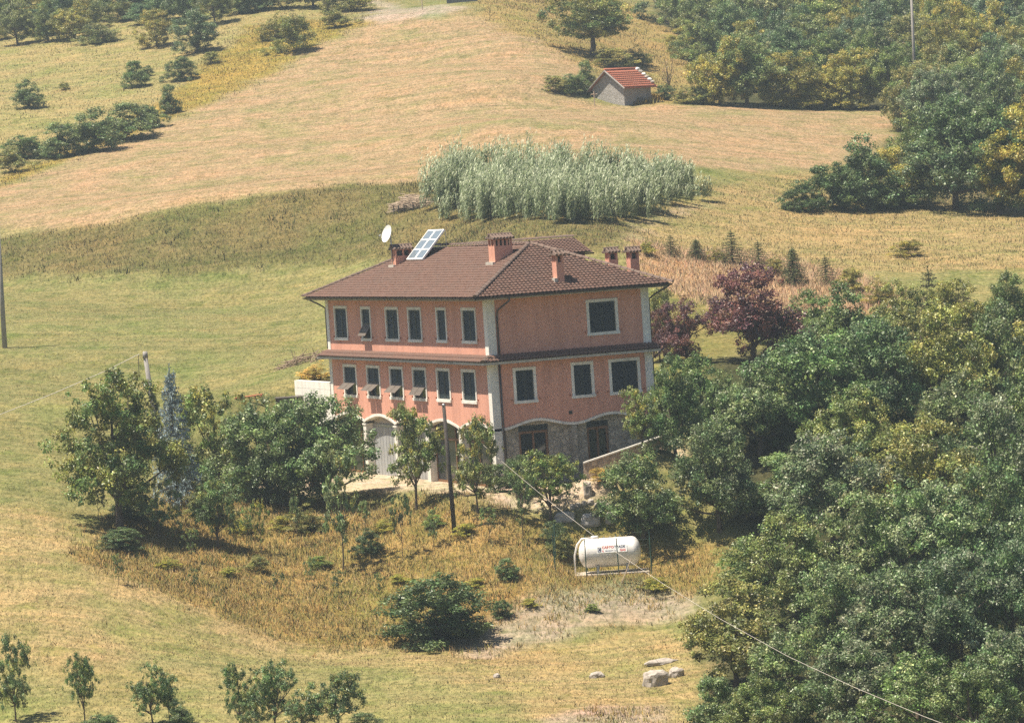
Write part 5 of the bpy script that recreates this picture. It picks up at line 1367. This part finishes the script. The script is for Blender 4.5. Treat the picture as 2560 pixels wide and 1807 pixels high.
rock(1242, 1693, .16, .14, .14, 63, 'stone', 'single small white stone lying in the lower meadow', 'rock')
rock(1690, 1690, .35, .3, .3, 64, 'stone', 'small stone right of the pale boulder at the bushes', 'rock')
# brushwood, cart board, rusty harrow
def sticks(name, label, cat, c, n_, ln, sx, sy, sz, mat, rad=.02, direction=None, spread=.6):
    root = tag(empty(name, tuple(c)), label, cat)
    rng = np.random.default_rng(len(name) + n_)
    m = MB()
    for i in range(n_):
        a = R3V * rng.uniform(-sx, sx) + H3V * rng.uniform(-sy, sy)
        u_ = abs(a @ R3V) / sx
        d_ = (direction if direction is not None else R3V) + rng.normal(0, spread, 3) * np.array([1, 1, .35]); d_ = d_ / np.linalg.norm(d_)
        z_ = float(H(c[0] + a[0], c[1] + a[1])) - c[2] + rng.uniform(.05, sz) * (1 - .7 * u_)
        l_ = ln * rng.uniform(.5, 1.2); b_ = a + UP * z_
        m.tube([b_ - d_ * l_ / 2, b_ + UP * rng.normal(0, .04), b_ + d_ * l_ / 2], [rad, rad * .9, rad * .5], 5)
    o = m.build('sticks', M[mat], root); o['kind'] = 'stuff'
    return root
c_ = ground(772, 905)
sticks('brushwood_pile', 'heap of grey brown branches above the white wall', 'brushwood', c_, 70, 1.6, 1.6, .8, .5, 'stick', .03, R3V * .8 + UP * .35)
place('olivebush', 790, 950, 905, 90, 'dry_tuft', 'golden dry grass mound above the white wall', tint=(2.6, 1.9, 1.7), cat='bush')
c_ = ground(1030, 520)
root = sticks('cane_pile', 'pale stack of cut canes at the left end of the reeds', 'cane stack', c_, 150, 1.6, 1.0, .6, .95, 'cane', .025, R3V, .22)
for k_ in (-1.3, -.95, -.55, .1):
    q = R3V * k_ - H3V * .75; z_ = float(H(c_[0] + q[0], c_[1] + q[1])) - c_[2]
    MB().tube([q + UP * (z_ - .1), q + UP * (z_ + .6)], .04, 6).build('post', M['polewood'], root)
c_ = ground(622, 1010)
root = tag(empty('rusty_harrow', tuple(c_)), 'rusty orange iron farm implement on the meadow behind the trees', 'harrow')
for k_ in range(4): MB().tube([R3V * -.8 + H3V * (k_ * .25) + UP * .25, R3V * .8 + H3V * (k_ * .25) + UP * .38], .035, 6).build('bar', M['rust'], root)
for k_ in range(5): MB().tube([R3V * (-.7 + k_ * .35) - H3V * .05 + UP * .27, R3V * (-.7 + k_ * .35) + H3V * .85 + UP * .33, R3V * (-.7 + k_ * .35) + H3V * .9 - UP * .05], .03, 6).build('tine', M['rust'], root)
c_ = at_s(724, 1000, 229); zg = float(H(c_[0], c_[1]))
root = tag(empty('wooden_trailer', (c_[0], c_[1], zg)), 'dark brown wooden trailer box left of the white wall', 'trailer')
zt = c_[2] - zg
MB().obox(UP * (zt - .1), R3V * 1.5, H3V * 1.2, UP * .5).build('box', M['tarp'], root)
MB().obox(UP * (zt + .17), R3V * 1.6, H3V * 1.3, UP * .04).build('lid', M['tarp'], root)
for s_ in (-1, 1):
    MB().tube([R3V * .5 * s_ - H3V * .68 + UP * .3, R3V * .5 * s_ - H3V * .56 + UP * .3], .3, 14).build('wheel', M['polewood'], root)
    MB().obox(R3V * .5 * s_ + UP * (zt * .5 + .1), R3V * .08, H3V * 1.0, UP * max(.1, zt - .3)).build('frame_leg', M['steel'], root)

# ------------------------------------------------------------------ shed in the upper field
B = at_s(1561.5, 255.8, 360); zb = B[2]
e1 = -R3V * math.cos(math.radians(48)) + H3V * math.sin(math.radians(48))     # along the gable, to the left
e2 = R3V * math.cos(math.radians(42)) + H3V * math.sin(math.radians(42))      # along the right wall
e1 /= np.linalg.norm(e1); e2 /= np.linalg.norm(e2)
GW, SL_, EH, PK = 4.0, 3.3, 1.45, 2.85
shed = tag(empty('stone_shed', tuple(B)), 'small grey stone shed with a red tiled gable roof in the field', 'shed')
def S(a, b, z): return e1 * a + e2 * b + UP * z
m = MB().add([S(0, 0, -1), S(GW, 0, -1), S(GW, 0, EH), S(GW / 2, 0, PK), S(0, 0, EH), S(0, SL_, -1), S(GW, SL_, -1), S(GW, SL_, EH), S(GW / 2, SL_, PK), S(0, SL_, EH)],
             [(0, 1, 2, 3, 4), (5, 9, 8, 7, 6), (0, 4, 9, 5), (1, 6, 7, 2)])
m.build('wall', M['shedwall'], shed)
ov = .42; sp_ = (PK - EH) / (GW / 2)
def slope(s_):      # s_ = -1 right slope (towards a<0), +1 left slope
    c = GW / 2
    ed = c + s_ * (GW / 2 + ov)
    ze = PK - sp_ * (GW / 2 + ov)
    q = [(c, -ov * .7, PK), (ed, -ov * .7, ze), (ed, SL_ + ov, ze), (c, SL_ + ov, PK)]
    top = [S(a, b, z + .10) for a, b, z in q]; bot = [S(a, b, z + .02) for a, b, z in q]
    return MB().add(top + bot, [(0, 1, 2, 3), (7, 6, 5, 4), (0, 4, 5, 1), (1, 5, 6, 2), (2, 6, 7, 3), (3, 7, 4, 0)])
rf_ = slope(-1).build('roof', M['redtile'], shed); slope(1).build('roof', M['redtile'], shed)
tv3, tf3 = tile_profile(.24, .33)
frs = []
dn = unit(S(-(GW / 2 + ov), 0, -sp_ * (GW / 2 + ov))); upv = -dn; nrm_ = unit(np.cross(e2, upv)); 
if nrm_[2] < 0: nrm_ = -nrm_
ln_ = math.hypot(GW / 2 + ov, sp_ * (GW / 2 + ov))
o0 = S(GW / 2 - (GW / 2 + ov), 0, PK - sp_ * (GW / 2 + ov) + .12)
for r in range(int(ln_ / .33)):
    for c in range(int((SL_ + ov * 1.7) / .24)):
        frs.append((o0 + e2 * (-ov * .7 + .12 + c * .24) + upv * (r * .33), e2, upv, nrm_))
join_tiles('roof_tiles', frs, M['redtile'], rf_, tv3, tf3)
m = MB().tube([S(GW / 2, -ov * .7, PK + .12), S(GW / 2, SL_ + ov, PK + .12)], .12, 8); m.build('ridge_cap', M['redtile'], rf_, True)
for s_ in (-1, 1):
    ed = GW / 2 + s_ * (GW / 2 + ov)
    MB().tube([S(GW / 2, -ov * .7 - .02, PK + .02), S(ed, -ov * .7 - .02, PK - sp_ * (GW / 2 + ov) + .02)], .07, 6).build('verge_board', M['poleconc'], shed)
for i in range(6):
    k_ = .1 + i * .15
    p = S(GW / 2 - (GW / 2 + ov) * k_, SL_ + ov - .18, PK - sp_ * (GW / 2 + ov) * k_ + .24)
    rock_mesh('roof_stone', 80 + i, (.2, .17, .14), 'rock' if i % 2 else 'sticker', tuple(p), 1, shed)
pp = ground(1487, 266)
root = tag(empty('cross_post', tuple(pp)), 'pale wooden post with crossbar at the left corner of the shed', 'post')
MB().tube([-UP * .1, UP * 1.3], .05, 6).build('upright', M['cane'], root); MB().tube([UP * 1.05 - R3V * .3, UP * 1.05 + R3V * .3], .035, 6).build('crossbar', M['cane'], root)
# yellow weeds by the shed
fq = np.array([ground(px, py)[:2] for px, py in [(random.uniform(1555, 1650), random.uniform(246, 262)) for _ in range(60)]])
make_grass('yellow_weeds', fq, .55, 14, [(.55, .33, .05), (.45, .28, .06), (.35, .28, .08)], 'yellow flowering weeds in front of the shed', .25, .06)
# ruin on the hilltop
B = at_s(1180, 48, 424)
root = tag(empty('block_ruin', tuple(B)), 'dark grey block wall on the hilltop at the top edge', 'ruin')
MB().obox(R3V * .35 + UP * .2, R3V * 1.9, H3V * .4, UP * 1.9).build('low_wall', M['greywall'], root)
MB().obox(-R3V * .9 + UP * 1.2 + H3V * .5, R3V * 3.2, H3V * .42, UP * 3.2).build('high_wall', M['greywall'], root)
pp = ground(1056, 26); tag(MB().tube([pp - UP * .2, pp + UP * 1.6], .05, 6).build('wooden_stake', M['cane']), 'thin pale stake on the stony hilltop', 'stake')
# reddish leaning weeds on the bank, yellow herbs
wq = sample_poly(zp['bank'][0], .35)
make_grass('tall_weeds', wq, .4, 14, [(.10, .12, .035), (.13, .14, .04), (.17, .15, .05)], 'green weeds scattered through the dry bank grass', .25, .022, droop=1.2)
sq = np.concatenate([sample_poly(zp['berm'][0], .12)])
make_grass('berm_weeds', sq, .35, 18, [(.09, .11, .035), (.12, .13, .045), (.16, .14, .05)], 'dark weed clumps on the berm', .35, .035, droop=1.2)

# ------------------------------------------------------------------ summer haze
zlo, zhi = float(ZZ.min()) - 1.0, float(max(ZZ.max(), CC[2])) + 14
q = [xy(t, s) for t, s in ((-200, -12), (206, -12), (206, 712), (-200, 712))]
hz = MB().add([(a, b, z) for z in (zlo, zhi) for a, b in q], [(0, 3, 2, 1), (4, 5, 6, 7), (0, 1, 5, 4), (1, 2, 6, 5), (2, 3, 7, 6), (3, 0, 4, 7)])
hm = bpy.data.materials.new('haze'); hm.use_nodes = True; hm.node_tree.nodes.clear()
ho = hm.node_tree.nodes.new('ShaderNodeOutputMaterial'); hv = hm.node_tree.nodes.new('ShaderNodeVolumePrincipled')
hv.inputs['Color'].default_value = (.74, .89, 1.0, 1); hv.inputs['Density'].default_value = .00028; hv.inputs['Anisotropy'].default_value = .2
hm.node_tree.links.new(hv.outputs[0], ho.inputs['Volume'])
tag(hz.build('haze', hm), kind='stuff')
